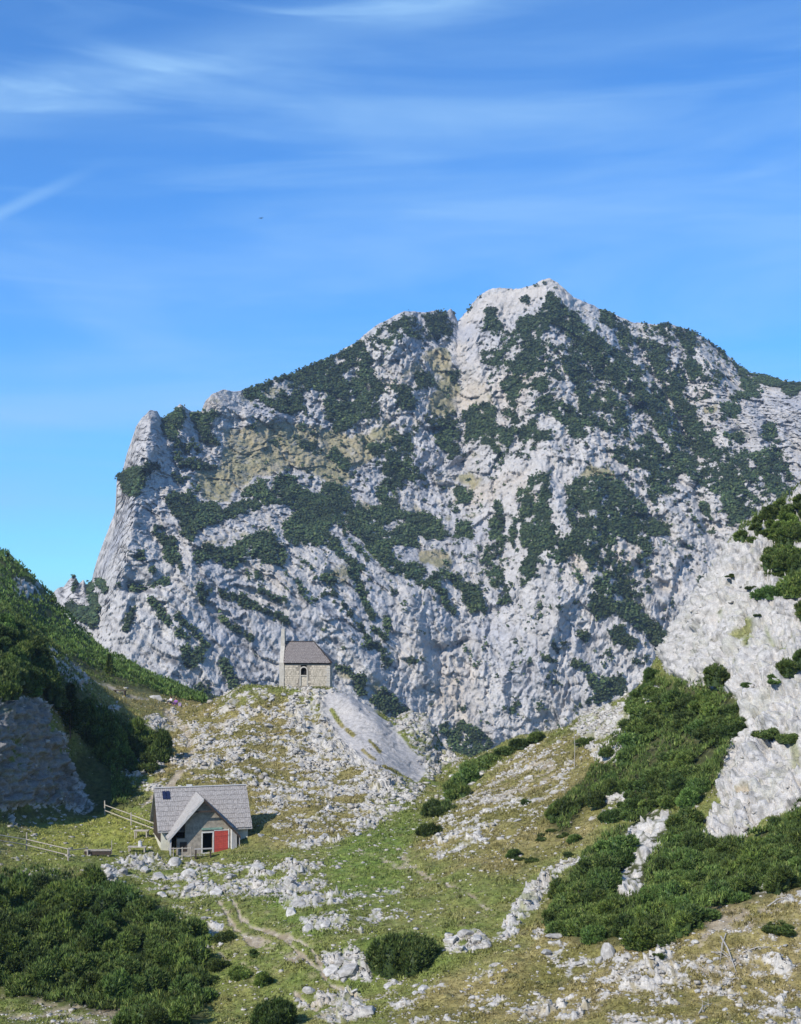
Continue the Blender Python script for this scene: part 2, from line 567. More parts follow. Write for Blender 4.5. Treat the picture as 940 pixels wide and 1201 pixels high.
L(1,12,(218,762),(222,776)); L(1,11,(234,764),(232,772)); L(1,8,(245,695),(275,700),(292,710)); L(1,7,(258,724),(275,737),(295,750)); L(.9,9,(235,690),(238,705)); L(1,13,(264,780),(272,800),(275,814))
L(.9,12,(232,805),(246,824)); L(.7,12,(197,640),(210,672)); L(.85,12,(86,716),(108,728)); L(.8,7,(107,692),(113,714)); L(.7,6,(85,680),(88,690)); L(.6,10,(165,650),(180,668)); L(.6,12,(185,618),(200,640))
L(1,5,(420,732),(433,748)); L(1,7,(440,738),(454,751)); L(.9,7,(452,722),(455,740)); L(1,5,(432,757),(446,762)); L(1,11,(452,768),(456,782)); L(1,6,(478,774),(497,776)); L(1,12,(419,795),(425,812))
L(.9,6,(395,700),(404,712)); L(.9,6,(428,708),(437,722)); L(.8,5,(394,782),(412,788)); L(.8,5,(356,660),(372,668)); L(.8,5,(300,672),(312,684)); L(.8,6,(290,660),(292,678))
V(1, (432,822),(450,808),(465,818),(482,842),(470,846),(452,840))
V(1, (540,690),(552,684),(565,693),(570,717),(555,717),(543,708)); V(.95, (575,680),(602,690),(597,707),(583,710)); L(.95,7,(515,695),(532,718)); L(.9,7,(520,672),(545,690))
V(1, (515,852),(540,845),(555,852),(575,865),(582,874),(560,892),(530,888))
V(.95, (543,482),(568,472),(582,480),(583,520),(592,537),(583,532),(560,515),(545,522)); V(.8,(583,500),(600,505),(598,530),(588,520))
V(1, (530,570),(552,570),(555,587),(537,590)); V(1,(535,612),(555,612),(553,632),(538,630)); V(1,(500,602),(517,615),(526,627),(520,635),(500,635))
V(.95, (582,585),(592,592),(590,620),(592,640),(592,665),(590,702),(575,702),(580,680),(567,672),(568,650),(573,625))
V(.65, (602,590),(608,600),(606,640),(612,650),(600,652),(598,620)); V(.9,(610,563),(614,570),(611,600),(606,590))
V(1, (617,567),(630,550),(642,555),(647,582),(647,607),(652,625),(660,632),(675,622),(665,600),(665,572),(680,560),(705,558),(720,560),(742,577),(755,590),(762,607),(790,617),(785,627),(762,630),(765,650),(747,640),(727,630),(715,650),(705,642),(695,672),(687,655),(675,650),(662,660),(632,662),(620,685),(600,697),(595,685),(612,660),(620,650),(612,635),(612,600))
V(.55, (700,645),(762,650),(768,700),(730,700),(705,688))
V(1, (605,377),(635,365),(643,340),(655,355),(675,362),(685,380),(705,400),(700,410),(670,395),(655,380),(640,388),(632,405),(650,415),(648,432),(625,438),(620,445),(610,455),(605,480),(592,472),(602,450),(603,430),(612,415),(613,395))
V(.92, (672,362),(690,385),(712,402),(735,415),(752,432),(772,457),(790,478),(805,505),(817,530),(800,548),(780,520),(765,490),(740,470),(720,450),(700,430),(680,410),(665,385))
V(.6, (650,415),(665,390),(700,430),(735,470),(730,500),(700,470),(670,450),(640,440))
V(.78, (612,450),(640,440),(650,470),(680,480),(715,490),(690,515),(665,500),(650,490),(630,480)); V(.8,(672,445),(700,450),(735,475),(738,512),(715,505),(680,480))
V(.9, (567,362),(580,362),(582,375),(592,378),(590,388),(572,385)); L(.9,6,(572,425),(588,428)); V(1,(525,437),(535,433),(545,440),(530,450)); V(.9,(613,345),(622,345),(620,356),(614,355))
V(.45, (565,385),(610,385),(612,440),(597,470),(580,440),(570,410))
V(.85, (705,363),(722,370),(740,388),(745,402),(730,406),(718,390),(705,374))
V(.95, (775,380),(787,379),(817,391),(815,420),(825,430),(825,445),(815,450),(803,432),(806,415),(797,400),(790,387))
V(.92, (755,415),(775,405),(780,422),(795,425),(805,450),(802,465),(820,485),(827,505),(845,530),(852,552),(835,545),(815,520),(800,495),(785,470),(768,440),(757,425))
V(.55, (820,440),(850,440),(840,460),(825,470)); V(.6,(740,385),(775,380),(792,400),(775,432),(755,410))
V(.95, (820,390),(850,412),(862,425),(880,437),(905,442),(940,448),(940,457),(927,465),(912,455),(888,449),(897,462),(885,467),(875,460),(868,440),(850,420))
V(.9, (845,475),(870,462),(880,455),(892,462),(870,472),(872,485),(860,490),(855,495),(845,492))
V(.8, (850,510),(868,510),(880,530),(915,520),(925,545),(932,575),(905,590),(888,575),(870,558),(852,540)); V(.9,(895,498),(910,500),(910,516),(897,516))
V(.9, (795,520),(825,528),(860,548),(880,575),(897,592),(880,610),(860,618),(850,600),(840,580),(815,565),(797,545))
V(.85, (717,532),(740,520),(760,505),(785,530),(800,550),(790,575),(768,592),(758,580),(770,560),(750,548),(742,552))
V(.9, (812,587),(830,592),(842,620),(842,630),(820,617),(805,600)); V(.7,(758,560),(790,550),(792,578),(765,592))
V(1, (695,695),(725,705),(750,707),(765,727),(782,747),(774,762),(760,752),(750,737),(735,727),(717,720),(700,727),(692,710))
V(.95, (710,735),(730,735),(745,752),(742,766),(720,752)); V(.9,(742,770),(760,768),(762,780),(745,780)); V(.85,(677,742),(692,740),(692,753),(680,752))
L(.9,5,(640,772),(657,775)); L(1,9,(675,778),(692,790),(697,804)); V(.9,(707,797),(730,790),(736,810),(700,828),(678,828),(702,812)); L(.9,3,(647,750),(652,762),(662,762),(662,750)); V(.6,(695,678),(725,680),(722,695),(700,695))
L(.5,14,(680,510),(690,500)); V(.5,(590,480),(650,500),(640,520),(610,530)); V(.4,(720,440),(735,400),(760,430),(790,470),(760,470))
HOLES = [poly_mask(((302,460),(322,450),(347,445),(340,470),(310,467))), poly_mask(((390,418),(407,424),(395,432))), poly_mask(((402,435),(425,428),(420,440),(405,450))),
         poly_mask(((318,592),(335,594),(345,600),(340,613),(322,612))), stroke_mask([(630,572),(629,586)], 7), poly_mask(((675,605),(705,596),(700,606),(680,613))), stroke_mask([(710,607),(716,607)], 5),
         stroke_mask([(508,600),(524,622),(530,640)], 2), stroke_mask([(737,577),(755,598)], 2), stroke_mask([(455,618),(470,612)], 8), stroke_mask([(317,571),(318,566)], 8),
         stroke_mask([(620,395),(650,382)], 6), stroke_mask([(800,560),(815,590),(838,640)], 9), stroke_mask([(862,548),(885,575)], 5), stroke_mask([(880,545),(905,585)], 8), stroke_mask([(795,490),(812,530)], 4), stroke_mask([(757,425),(790,475)], 7), stroke_mask([(735,400),(755,430)], 5)]
SCREE = [(stroke_mask([(625,520),(632,545),(612,565),(585,590),(562,615),(548,645)], 14), 1), (stroke_mask([(617,560),(610,600),(610,650),(595,695)], 3.5), 1), (stroke_mask([(600,575),(594,620),(592,645)], 3), 1),
         (stroke_mask([(655,548),(655,590),(660,625)], 14), .9), (poly_mask(((525,400),(550,365),(575,345),(600,340),(640,335),(640,345),(610,370),(570,375),(562,400),(565,440),(575,470),(595,505),(612,525),(600,530),(570,490),(545,500),(530,470),(545,455),(530,420))), .95),
         (stroke_mask([(795,550),(815,590),(838,645)], 9), .9), (poly_mask(((590,575),(625,548),(640,560),(600,600))), .5), (stroke_mask([(600,640),(612,662),(600,690)], 8), .7)]
GRASSM = [(poly_mask(p), d) for d, p in ((.8, ((228,545),(255,552),(262,535),(272,508),(300,492),(340,495),(375,500),(410,512),(440,500),(455,490),(470,520),(430,540),(415,560),(400,575),(370,560),(345,552),(300,562),(280,577),(250,592),(235,578))),
    (.95, ((232,550),(258,555),(262,590),(240,588))), (.75, ((262,500),(285,500),(285,530),(265,545),(258,520))), (.95, ((495,412),(525,403),(530,430),(545,455),(542,482),(520,492),(500,480),(512,450),(514,440),(495,420))), (.8, ((470,430),(490,420),(500,432),(480,445))),
    (1, ((680,555),(695,543),(715,547),(722,562),(690,561))), (.95, ((490,646),(515,641),(533,660),(525,668),(497,664))), (.9, ((825,478),(842,470),(840,490),(826,488))), (.8, ((225,637),(260,630),(300,622),(292,632),(240,642))), (.75, ((410,577),(442,602),(425,604))),
    (.75, ((515,560),(560,553),(578,570),(545,572))), (.7, ((302,460),(322,450),(347,445),(340,470),(310,467))), (.6, ((655,400),(690,410),(700,430),(670,425))), (.6, ((690,450),(725,452),(735,470),(700,462))), (.6, ((510,590),(535,600),(530,620),(512,605))), (.55, ((565,440),(580,470),(560,480),(550,450))),
    (.5, ((360,670),(420,655),(440,690),(380,690))), (.55, ((740,455),(752,465),(748,480),(738,470))), (.7, ((425,808),(452,800),(470,815),(440,822))))]
GRASSM.append((stroke_mask([(400, 790), (440, 800)], 10), .6))
GULLY = [(stroke_mask(p, w), d) for d, w, p in ((1, 5, [(720,385),(737,420)]), (1, 7, [(750,398),(757,432),(785,475),(800,502),(818,540)]), (.8, 5, [(795,492),(808,520),(815,540)]), (.7, 4, [(741,398),(751,430)]), (1, 8, [(897,478),(913,540),(940,590)]),
    (.9, 6, [(925,500),(940,540)]), (1, 8, [(800,560),(828,600),(843,645)]), (1, 6, [(770,600),(790,635),(830,650)]), (1, 10, [(745,668),(768,680),(778,690),(778,674)]), (1, 6, [(778,715),(790,765)]), (.8, 5, [(752,715),(775,765)]), (.9, 5, [(805,660),(790,700)]),
    (1, 5, [(690,522),(697,530),(696,542)]), (1, 12, [(543,545),(553,534)]), (1, 5, [(415,668),(424,690),(437,728)]), (1, 6, [(500,757),(520,766),(548,748)]), (.8, 5, [(536,365),(532,395),(520,408)]), (1, 5, [(200,675),(170,690),(150,688)]), (.8, 6, [(242,528),(250,525)]), (.7, 5, [(190,615),(202,640),(205,672)]),
    (.8, 4, [(155,712),(150,740)]), (.6, 4, [(232,540),(228,520)]), (.7, 4, [(345,690),(355,720)]), (.8, 5, [(575,712),(573,745)]), (.6, 4, [(640,540),(628,520)]), (.8, 5, [(560,480),(592,540)]), (.7, 4, [(617,565),(608,650)]), (.7, 4, [(590,580),(590,700)]), (.8, 5, [(270,468),(288,480)]), (.7, 5, [(500,400),(520,396)]), (.8, 4, [(745,870),(690,830)]))]
RIDGE = [(stroke_mask(p, w), d) for d, w, p in ((.9, 16, [(660,345),(700,400),(745,450),(780,500),(810,560)]), (.8, 16, [(820,395),(830,430),(840,470),(850,520)]), (.7, 14, [(640,560),(680,640),(730,720),(760,790)]), (1, 16, [(176,490),(170,540),(150,620),(130,680)]), (.8, 14, [(250,465),(270,480),(330,490)]),
    (.7, 18, [(545,400),(560,450),(590,520)]), (.7, 16, [(700,560),(700,620),(680,680)]), (.8, 14, [(870,470),(900,540)]), (.8, 12, [(480,370),(470,400),(455,410)]), (.8, 10, [(700,500),(690,530)]), (.7, 14, [(660,700),(640,760),(640,830)]), (.7, 14, [(480,700),(490,760),(500,800)]), (.7, 20, [(330,690),(400,740),(440,790)]))]

vegf = field(VEG, 1)
for h_ in HOLES: vegf *= 1 - 0.75 * blur(h_, 1)
screef = field(SCREE, 1); grassf = field(GRASSM, 3); gullyf = field(GULLY, 3); ridgef = field(RIDGE, 6)

cols = np.concatenate([np.arange(-240, 30, 10), np.arange(30, 965, 1.15), np.arange(970, 1200, 10)]).astype(np.float64)
cp = np.array(CREST_M, float)
crest = np.interp(cols, cp[:, 0], cp[:, 1])
def cl(*pts):
    a = np.array(pts, float); return np.interp(cols, a[:, 0], a[:, 1])
def sm(a, k=12):
    w = np.hanning(2 * k + 1); w /= w.sum(); return np.convolve(np.pad(a, k, 'edge'), w, 'valid')
wt = cl((-250, 790), (60, 745), (110, 725), (150, 640), (230, 650), (330, 660), (440, 690), (520, 700), (590, 715), (640, 690), (720, 660), (800, 640), (860, 640), (940, 620), (1200, 700))
wt = np.maximum(wt, crest + 25)
mid = cl((-250, 780), (60, 730), (110, 705), (160, 560), (230, 560), (330, 560), (440, 580), (540, 560), (640, 540), (720, 520), (800, 520), (860, 520), (940, 520), (1200, 660))
mid = np.clip(mid, crest + 10, wt - 10)
pyK = np.stack([0 * cols + 1080, 0 * cols + 905, sm(wt), sm(mid), crest + 3 * 0, crest])
rK = np.stack([cl((-250, 640), (200, 700), (500, 780), (700, 800), (940, 760), (1200, 700)), cl((-250, 660), (200, 745), (420, 800), (540, 835), (700, 850), (850, 850), (1200, 760)),
               cl((-250, 720), (110, 800), (200, 815), (400, 862), (540, 905), (640, 890), (760, 925), (860, 950), (1200, 850)),
               cl((-250, 760), (110, 830), (160, 860), (280, 930), (440, 985), (540, 1040), (640, 985), (730, 1010), (800, 1060), (860, 1040), (1200, 960)),
               cl((-250, 800), (60, 850), (112, 860), (178, 915), (260, 985), (400, 1100), (480, 1120), (545, 1160), (645, 1130), (740, 1160), (820, 1170), (880, 1190), (940, 1150), (1200, 1100))])
# rows: base, foot, wall top, mid, crest, and the far side
rows_n = [10, 165, 110, 190]
tt = np.concatenate([np.linspace(i, i + 1, n, endpoint=False) for i, n in enumerate(rows_n)] + [[4.0]])
py = pchip(tt, np.arange(5.0), pyK[:5]); rr = pchip(tt, np.arange(5.0), np.stack([sm(a, 25) for a in rK]))
px = np.broadcast_to(cols, py.shape).copy()
rr0 = rr.copy()
Xb, Yb, Zb = P(px, py, rr)
# turn the flanks away at the left skyline so that the wall has a rounded edge
jx = 9 * fbm((px, py, 0 * px), 22, 3, .6); jy = 9 * fbm((px, py, 0 * px), 22, 3, .6, off=5)
g = look(gullyf, px + jx, py + jy); rd = look(ridgef, px, py); sc = look(screef, px, py)
u, w = Xb, Zb
q1 = (u * 0.80 - w * 0.60, w * 0.80 + u * 0.60, Yb)      # rotated: strata running down to the right
q2 = (u * 0.88 + w * 0.47, w * 0.88 - u * 0.47, Yb)
zoneL = sstep(560, 420, px) * sstep(560, 640, py)
zoneR = sstep(680, 760, px) * sstep(700, 560, py)
big = fbm((u, Yb * .4, w * .8), 150, 3, off=3)
rdg = fbm((u, Yb * .3, w * .55), 62, 3, .55, True, off=1.3)
rl = fbm((q1[0] * .35, q1[2] * .3, q1[1] * 1.3), 30, 3, .6, True, off=2.2)
rq = fbm((q2[0] * 1.5, q2[2] * .3, q2[1] * .35), 34, 4, .6, True, off=4.2)
rv = fbm((u * 1.3, Yb * .3, w * .5), 24, 3, .6, True, off=7.7)
w1, w2, wc = worley((u, Yb * .5, w * .8), 13, 3.3)
det = rl * zoneL + rq * zoneR + rv * np.clip(1 - zoneL - zoneR, 0, 1)
fine = fbm((u, Yb, w), 7, 4, .62, True, off=9)
vg = look(vegf, px + .45 * jx, py + .45 * jy) * (1 - .07 * sstep(700, 780, px))
vn = fbm((u, Yb * .4, w), 13, 4, .6, off=11)
spk = fbm((u, Yb * .5, w), 5.5, 3, .6, off=15)
spk2 = fbm((u * .8, Yb * .5, w * 1.3), 3.4, 2, .6, off=17)
steep = sstep(640, 720, py)
veg = sstep(0.46, 0.52, vg * .86 + 1.35 * vn * (vg > .02) + 1.15 * spk * (vg > .02) + .5 * spk2 * (vg > .02))
# scattered small clumps on ledges where no large patch grows
led = sstep(0.25, 0.29, 0.65 * spk + .5 * spk2 + .35 * vn + 0.08 * (det < 0.42) - .10 * zoneL - .10 * sstep(700, 760, py)) * (1 - sc) * sstep(0.25, .05, np.abs(px - 580) / 2000)
veg = np.maximum(veg, led * .9)
gr = look(grassf, px + jx, py + jy)
bench = sstep(200, 260, px) * sstep(760, 660, px) * sstep(390, 430, py) * sstep(700, 610, py) * (1 - .5 * sstep(590, 640, px))
upper = .30 * bench
grm = sstep(0.36, 0.74, np.maximum(gr * 1.02, upper) + 0.9 * fbm((u, Yb * .4, w), 15, 5, .65, off=21) + .4 * spk) * (1 - veg) * (1 - .8 * sc) * .85 * np.clip(bench + gr * 2, 0, 1)
smooth_ = np.clip(0.40 * sc + 0.6 * grm + .55 * veg, 0, 1)
amp = sstep(0, 40, py - crest[None, :]) * .6 + .4
fa, fb, fc_ = facet((u, Yb * .6, w * .8), 30, 1.7), facet((q1[0] * .6, Yb * .6, q1[1]), 12, 3.9), facet((u, Yb * .6, w), 5.2, 8.1)
fd_ = facet((u, Yb * .6, w), 2.7, 12.3)
wob = 1.3 * fbm((u, Yb * .5, w), 34, 4, .55, off=75)
lg = (ledges(q1[1], 17, wob) - .5) * 5.5 + (ledges(q1[1], 6.3, wob * 2.2) - .5) * 2.6
lg2 = (ledges(u * .9 - w * .42, 15, wob * 1.4) - .5) * 5.5 + (ledges(u * .9 - w * .42, 5.4, wob * 2.6) - .5) * 2.6
lgm = sstep(-.25, .25, fbm((u, Yb, w), 28, 2, off=76))
lg = (lg * (.35 + .65 * zoneL) * lgm + lg2 * (1 - .6 * zoneL) * (1 - lgm * .6)) * (1 - .8 * smooth_)
d = (-lg * (1 + .35 * zoneL) - 12 * big - 15 * (rdg - .5) * (1 - .4 * smooth_) - 13 * (det - .5) * (1 - .75 * smooth_) * (1 - .35 * sstep(600, 700, py)) - (1 - .42 * sstep(600, 700, py)) * (6.5 * fa + 4.2 * fb * (1 - smooth_) + 4.4 * fc_ * (1 - smooth_) + 2.2 * fd_ * (1 - .6 * smooth_)) - 1.2 * (fine - .5) * (1 - .85 * smooth_)
     + 22 * g * np.clip(.6 + 1.6 * fbm((u, Yb * .4, w), 20, 3, .6, off=61), 0, 1.4) - 20 * rd)
d = d * amp * (.70 - .14 * zoneL + .12 * zoneR)
# pine stands rise a little above the rock
lump = worley((u, Yb, w), 7.5, 1.1)
d = d - veg * (1.2 + 1.6 * np.clip(.6 - lump[0], 0, .6))
rr = rr0 + d
X, Y, Z = P(px, py, rr)
# small jitter of the skyline itself
jag = sstep(14, 0, py - crest[None, :]) * (1 - .5 * sstep(60, 110, np.abs(px - 600)))
Z = Z + jag * (2.6 * fbm((u, Yb * 0, w), 9, 4, .6, off=31) + 1.8 * np.abs(fbm((u, 0 * Yb, w), 3.5, 3, .6, off=33)))
lv = fbm((u, Yb, w), 60, 4, .55, off=41); ls = fbm((u * 2.2, Yb, w * .5), 16, 4, .6, off=43); lb = fbm((u, Yb, w), 9, 3, .6, off=44)
rock = np.stack([0 * u + .40, 0 * u + .385, 0 * u + .37], -1)
warm = np.array((.42, .365, .30)); cool = np.array((.31, .315, .34)); dark = np.array((.17, .17, .175))
rock = lerp(rock, warm, np.clip(.85 * sstep(.05, .45, lv) + .5 * sc * sstep(560, 480, py), 0, 1)[..., None] * .75)
rock = lerp(rock, cool, sstep(.0, .4, -lv)[..., None] * .8)
rock = lerp(rock, dark, (np.clip(.65 * sstep(.18, .5, ls) + .35 * sstep(.2, .5, lb), 0, 1) * (1 - .8 * sc))[..., None] * .62)
crk = fbm((q1[0] * .4, Yb * .4, q1[1] * 1.3), 11, 4, .62, True, off=47); crk2 = fbm((u * 1.4, Yb * .4, w * .6), 8, 4, .62, True, off=48)
ck = np.maximum(sstep(.70, .88, crk) * (.4 + .6 * zoneL), sstep(.76, .92, crk2) * (1 - .7 * zoneL))
rock = lerp(rock, np.array((.13, .13, .135)), (ck * .95 * (1 - .7 * sc))[..., None])
rock = rock * (0.90 + .16 * wc * (1 - sc) + .10 * sc)[..., None]
gc = lerp(np.array((.19, .175, .075)), np.array((.27, .225, .115)), sstep(-.3, .4, fbm((u, Yb, w), 22, 3, off=51))[..., None])
gc = lerp(gc, np.array((.30, .27, .21)), (sstep(.0, .35, spk) * .6)[..., None])
vc = lerp(np.array((.026, .044, .018)), np.array((.050, .070, .028)), sstep(-.4, .4, vn)[..., None])
colm = lerp(lerp(rock, gc, grm[..., None]), vc, veg[..., None])
# the far side of the crest
back_r = np.array([12., 60., 200., 500.]); back_d = np.array([6., 45., 170., 430.])
XB = [X]; YB = [Y]; ZB = [Z]; CB = [colm]
for a, b_ in zip(back_r, back_d):
    XB.append((X[-1] * (1 + a / Y[-1]))[None]); YB.append((Y[-1] + a)[None]); ZB.append((Z[-1] - b_)[None]); CB.append(colm[-1][None])
Xf, Yf, Zf, Cf = (np.concatenate(a) for a in (XB, YB, ZB, CB))
R_, C_ = Xf.shape
me = mesh_np('mountain', np.stack([Xf, Yf, Zf], -1).reshape(-1, 3), grid_faces(R_, C_), M_MOUNT, False, Cf.reshape(-1, 3))
mount = link('mountain', me)
tag(mount, 'tall grey limestone mountain with green patches under the blue sky', None, None, 'structure')

# pine stands on the mountain: tens of thousands of small crowns
vis = (veg > .5) & (px > 45) & (px < 955)
idx = np.flatnonzero(vis.ravel())
NCL = 84000
pick = rng.choice(idx, min(NCL, len(idx)), replace=False)
cx_, cy_, cz_ = X.ravel()[pick], Y.ravel()[pick], Z.ravel()[pick]
nC = len(pick)
rad = rng.uniform(.55, 1.25, nC)
octv = np.array([[1, 0, 0], [.5, .87, 0], [-.5, .87, 0], [-1, 0, 0], [-.5, -.87, 0], [.5, -.87, 0], [0, 0, 1], [0, 0, -.6]], float)
octf = np.array([[i, (i + 1) % 6, 6] for i in range(6)] + [[(i + 1) % 6, i, 7] for i in range(6)])[:6]
jit = rng.uniform(.65, 1.35, (nC, 8, 1))
Vc = octv[None] * jit * rad[:, None, None] * np.array([1, 1, 1.1])
th_ = rng.uniform(0, 6.28, nC)[:, None]; tl_ = rng.normal(0, .5, nC)[:, None]
Vc = np.stack([Vc[..., 0] * np.cos(th_) - Vc[..., 1] * np.sin(th_), Vc[..., 0] * np.sin(th_) + Vc[..., 1] * np.cos(th_), Vc[..., 2]], -1)
Vc = np.stack([Vc[..., 0] * np.cos(tl_) - Vc[..., 2] * np.sin(tl_), Vc[..., 1], Vc[..., 0] * np.sin(tl_) + Vc[..., 2] * np.cos(tl_)], -1)
Vc[..., 2] += 0.35 * rad[:, None]
Vc += np.stack([cx_, cy_, cz_], -1)[:, None] + rng.normal(0, .6, (nC, 1, 3))
Fcc = (octf[None] + (np.arange(nC) * 8)[:, None, None]).reshape(-1, 3)
tone = rng.uniform(.55, 1.35, (nC, 1)) * lerp(np.array((.026, .048, .018)), np.array((.072, .095, .030)), rng.random((nC, 1)) ** 2)
tone *= (.72 + .75 * sstep(-.3, .35, fbm((cx_, cy_, cz_), 16, 3, .6, off=71)) + .25 * sstep(0, .4, fbm((cx_, cy_, cz_), 5, 2, .6, off=72)))[:, None] * .9
me = mesh_np('pine_scrub', Vc.reshape(-1, 3), Fcc, M_FARLEAF, False, np.repeat(tone, 8, 0))
tag(link('pine_scrub', me), 'dark green dwarf pine scrub in patches across the face of the grey mountain', 'pine scrub', None, 'stuff')
# ================================================================== THE NEAR GROUND
# each column: px, then (py, r) along its eight feature lines from the bottom of the picture to the back ridge
T = [(-230, (1210,62),(1100,76),(1008,88),(965,98),(910,104),(830,120),(760,150),(560,220)),
     (-100, (1210,66),(1100,78),(1005,90),(957,101),(890,106),(775,130),(725,155),(605,235)),
     (0,    (1210,67),(1095,84),(1006,99),(951,109),(822,113),(708,134),(716,160),(645,240)),
     (50,   (1210,67),(1095,84),(1005,101),(950,116),(828,120),(752,138),(766,163),(691,236)),
     (100,  (1210,66),(1092,84),(1005,103),(946,122),(868,129),(800,138),(793,163),(748,226)),
     (150,  (1210,66),(1090,84),(1004,105),(940,121),(897,128),(850,140),(812,166),(784,216)),
     (200,  (1210,66),(1088,84),(1003,106),(938,120),(895,131),(856,146),(826,168),(806,206)),
     (250,  (1210,66),(1085,83),(1003,106),(936,119),(890,131),(850,144),(825,160),(829,192)),
     (290,  (1210,65),(1085,82),(1004,104),(945,117),(888,131),(845,142),(808,152),(860,190)),
     (330,  (1210,65),(1085,81),(1005,102),(950,116),(888,132),(842,143),(806,150),(880,185)),
     (390,  (1210,64),(1085,79),(1008,100),(958,114),(895,131),(850,142),(806,149),(900,185)),
     (440,  (1210,63),(1090,78),(1010,98),(968,111),(918,124),(872,136),(835,147),(930,185)),
     (490,  (1210,62),(1095,76),(1015,95),(972,108),(942,117),(908,133),(842,152),(960,185)),
     (520,  (1210,61),(1095,75),(1015,93),(972,105),(936,117),(915,134),(878,152),(980,185)),
     (560,  (1210,61),(1095,74),(1012,91),(965,103),(928,114),(900,125),(886,134),(1000,185)),
     (600,  (1210,60),(1095,73),(1012,90),(962,100),(916,112),(884,123),(868,130),(1010,180)),
     (660,  (1210,60),(1100,72),(1010,87),(950,98),(898,108),(868,118),(853,125),(1010,178)),
     (720,  (1210,59),(1100,70),(1005,83),(945,93),(880,104),(842,113),(820,121),(1010,175)),
     (780,  (1210,58),(1102,68),(1000,81),(925,91),(850,101),(800,110),(760,117),(1000,172)),
     (830,  (1210,58),(1095,67),(995,80),(920,88),(840,97),(740,106),(678,116),(980,172)),
     (880,  (1210,58),(1080,67),(990,79),(925,85),(820,93),(705,105),(616,118),(960,174)),
     (940,  (1210,58),(1062,67),(975,78),(900,84),(800,92),(675,106),(574,122),(940,178)),
     (1050, (1210,58),(1045,66),(940,78),(850,84),(740,94),(600,108),(480,126),(900,182)),
     (1180, (1210,58),(1045,66),(920,76),(800,84),(690,94),(540,108),(400,128),(880,184))]
CREST_N = [(-230,710),(-100,715),(0,716),(50,766),(62,768),(100,792),(125,799),(150,805),(180,814),(200,820),(215,826),(230,828),(245,827),(262,818),(275,811),(290,808),(310,806),(330,806),(390,806),(400,809),(412,814),(427,825),(447,837),
           (455,842),(465,845),(475,840),(484,838),(497,840),(503,843),(508,854),(517,873),(530,882),(542,888),(553,889),(565,885),(580,880),(600,870),(620,864),(645,857),(665,853),(674,846),(684,838),
           (700,832),(720,823),(740,812),(757,797),(770,776),(778,764),(786,748),(800,722),(812,704),(822,688),(835,668),(846,650),(856,632),(864,624),(880,615),(895,606),(910,597),(925,586),(940,577),(1000,530),(1180,400)]
CREST_B = [(-230,560),(-100,605),(0,648),(12,655),(25,664),(38,674),(50,688),(62,703),(72,716),(85,732),(97,745),(112,758),(130,771),(150,781),(175,794),(200,806),(225,818),(245,827),(262,845)]
tx = np.array([t[0] for t in T], float)
ncols = np.concatenate([np.arange(-230, -12, 6), np.arange(-12, 952, 1.22), np.arange(954, 1180, 6)]).astype(float)
pyL = np.array([[k[0] for k in t[1:]] for t in T], float); rL = np.array([[k[1] for k in t[1:]] for t in T], float)
cn = np.array(CREST_N, float); cb = np.array(CREST_B, float)
sk = np.interp(ncols, cn[:, 0], cn[:, 1])
PY = []; RR = []
# the ground under and behind the camera, always under the line of sight
PY.append(0 * ncols + 1500); RR.append(0 * ncols + 9)
PY.append(0 * ncols + 1300); RR.append(0 * ncols + 34)
for k in range(8):
    a = sm(np.interp(ncols, tx, pyL[:, k]), 14); r_ = sm(np.interp(ncols, tx, rL[:, k]), 14)
    if k == 6: a = sk
    if k == 7: a = np.where(ncols < 258, np.interp(ncols, cb[:, 0], cb[:, 1]), a)
    PY.append(a); RR.append(r_)
PY.append(PY[-1] + 90); RR.append(RR[-1] + 60)
PY = np.array(PY); RR = np.array(RR)
for k in range(3, 8):      # lines keep their order down the picture except behind the crest
    PY[k] = np.where(ncols > 258, np.maximum(PY[k], sk + (8 - k) * 3), PY[k])
rows_n = [3, 6, 100, 88, 66, 88, 84, 66, 44, 6]
tt = np.concatenate([np.linspace(i, i + 1, n, endpoint=False) for i, n in enumerate(rows_n)] + [[10.0]])
py = pchip(tt, np.arange(11.0), PY); rr = pchip(tt, np.arange(11.0), RR)
px = np.broadcast_to(ncols, py.shape).copy()
TR = np.broadcast_to(tt[:, None], py.shape)
X, Y, Z = P(px, py, rr * S)
N = grid_normals(X, Y, Z); N *= np.sign(N[..., 2:3] + 1e-9)

ROCK = []
def RK(d, *p): ROCK.append((poly_mask(p), d))
def RS(d, w, *p): ROCK.append((stroke_mask(p, w), d))
RK(1.0, (776,768),(800,715),(846,645),(868,622),(905,600),(960,560),(1200,380),(1200,900),(960,940),(900,962),(862,985),(846,998),(826,975),(842,945),(850,890),(862,855),(868,822),(840,806),(800,800),(782,790))
RK(1.0, (395,806),(412,814),(430,826),(452,842),(470,868),(492,893),(494,912),(486,920),(466,908),(450,899),(420,885),(398,865),(385,845),(378,820))
RK(.62, (262,808),(330,806),(392,806),(396,830),(330,838),(270,835)); RK(.50, (258,822),(290,808),(395,808),(400,860),(420,890),(380,880),(330,870),(290,862),(262,856),(236,850))
RK(.50, (178,860),(236,848),(330,862),(400,880),(470,905),(490,925),(440,960),(405,990),(375,1005),(330,985),(300,950),(285,918),(230,918),(200,900))
RK(.72, (405,895),(450,905),(498,925),(480,950),(440,968),(418,985),(400,975),(430,945),(410,925)); RK(.7, (330,870),(395,870),(440,900),(400,905),(345,890)); RK(.62, (295,925),(340,930),(345,960),(310,950))
RK(.95, (338,832),(385,812),(400,858),(440,893),(474,912),(440,910),(395,890),(352,868)); RK(.85, (452,842),(482,837),(500,840),(508,855),(520,878),(545,890),(520,905),(500,925),(494,912),(492,890),(470,864))
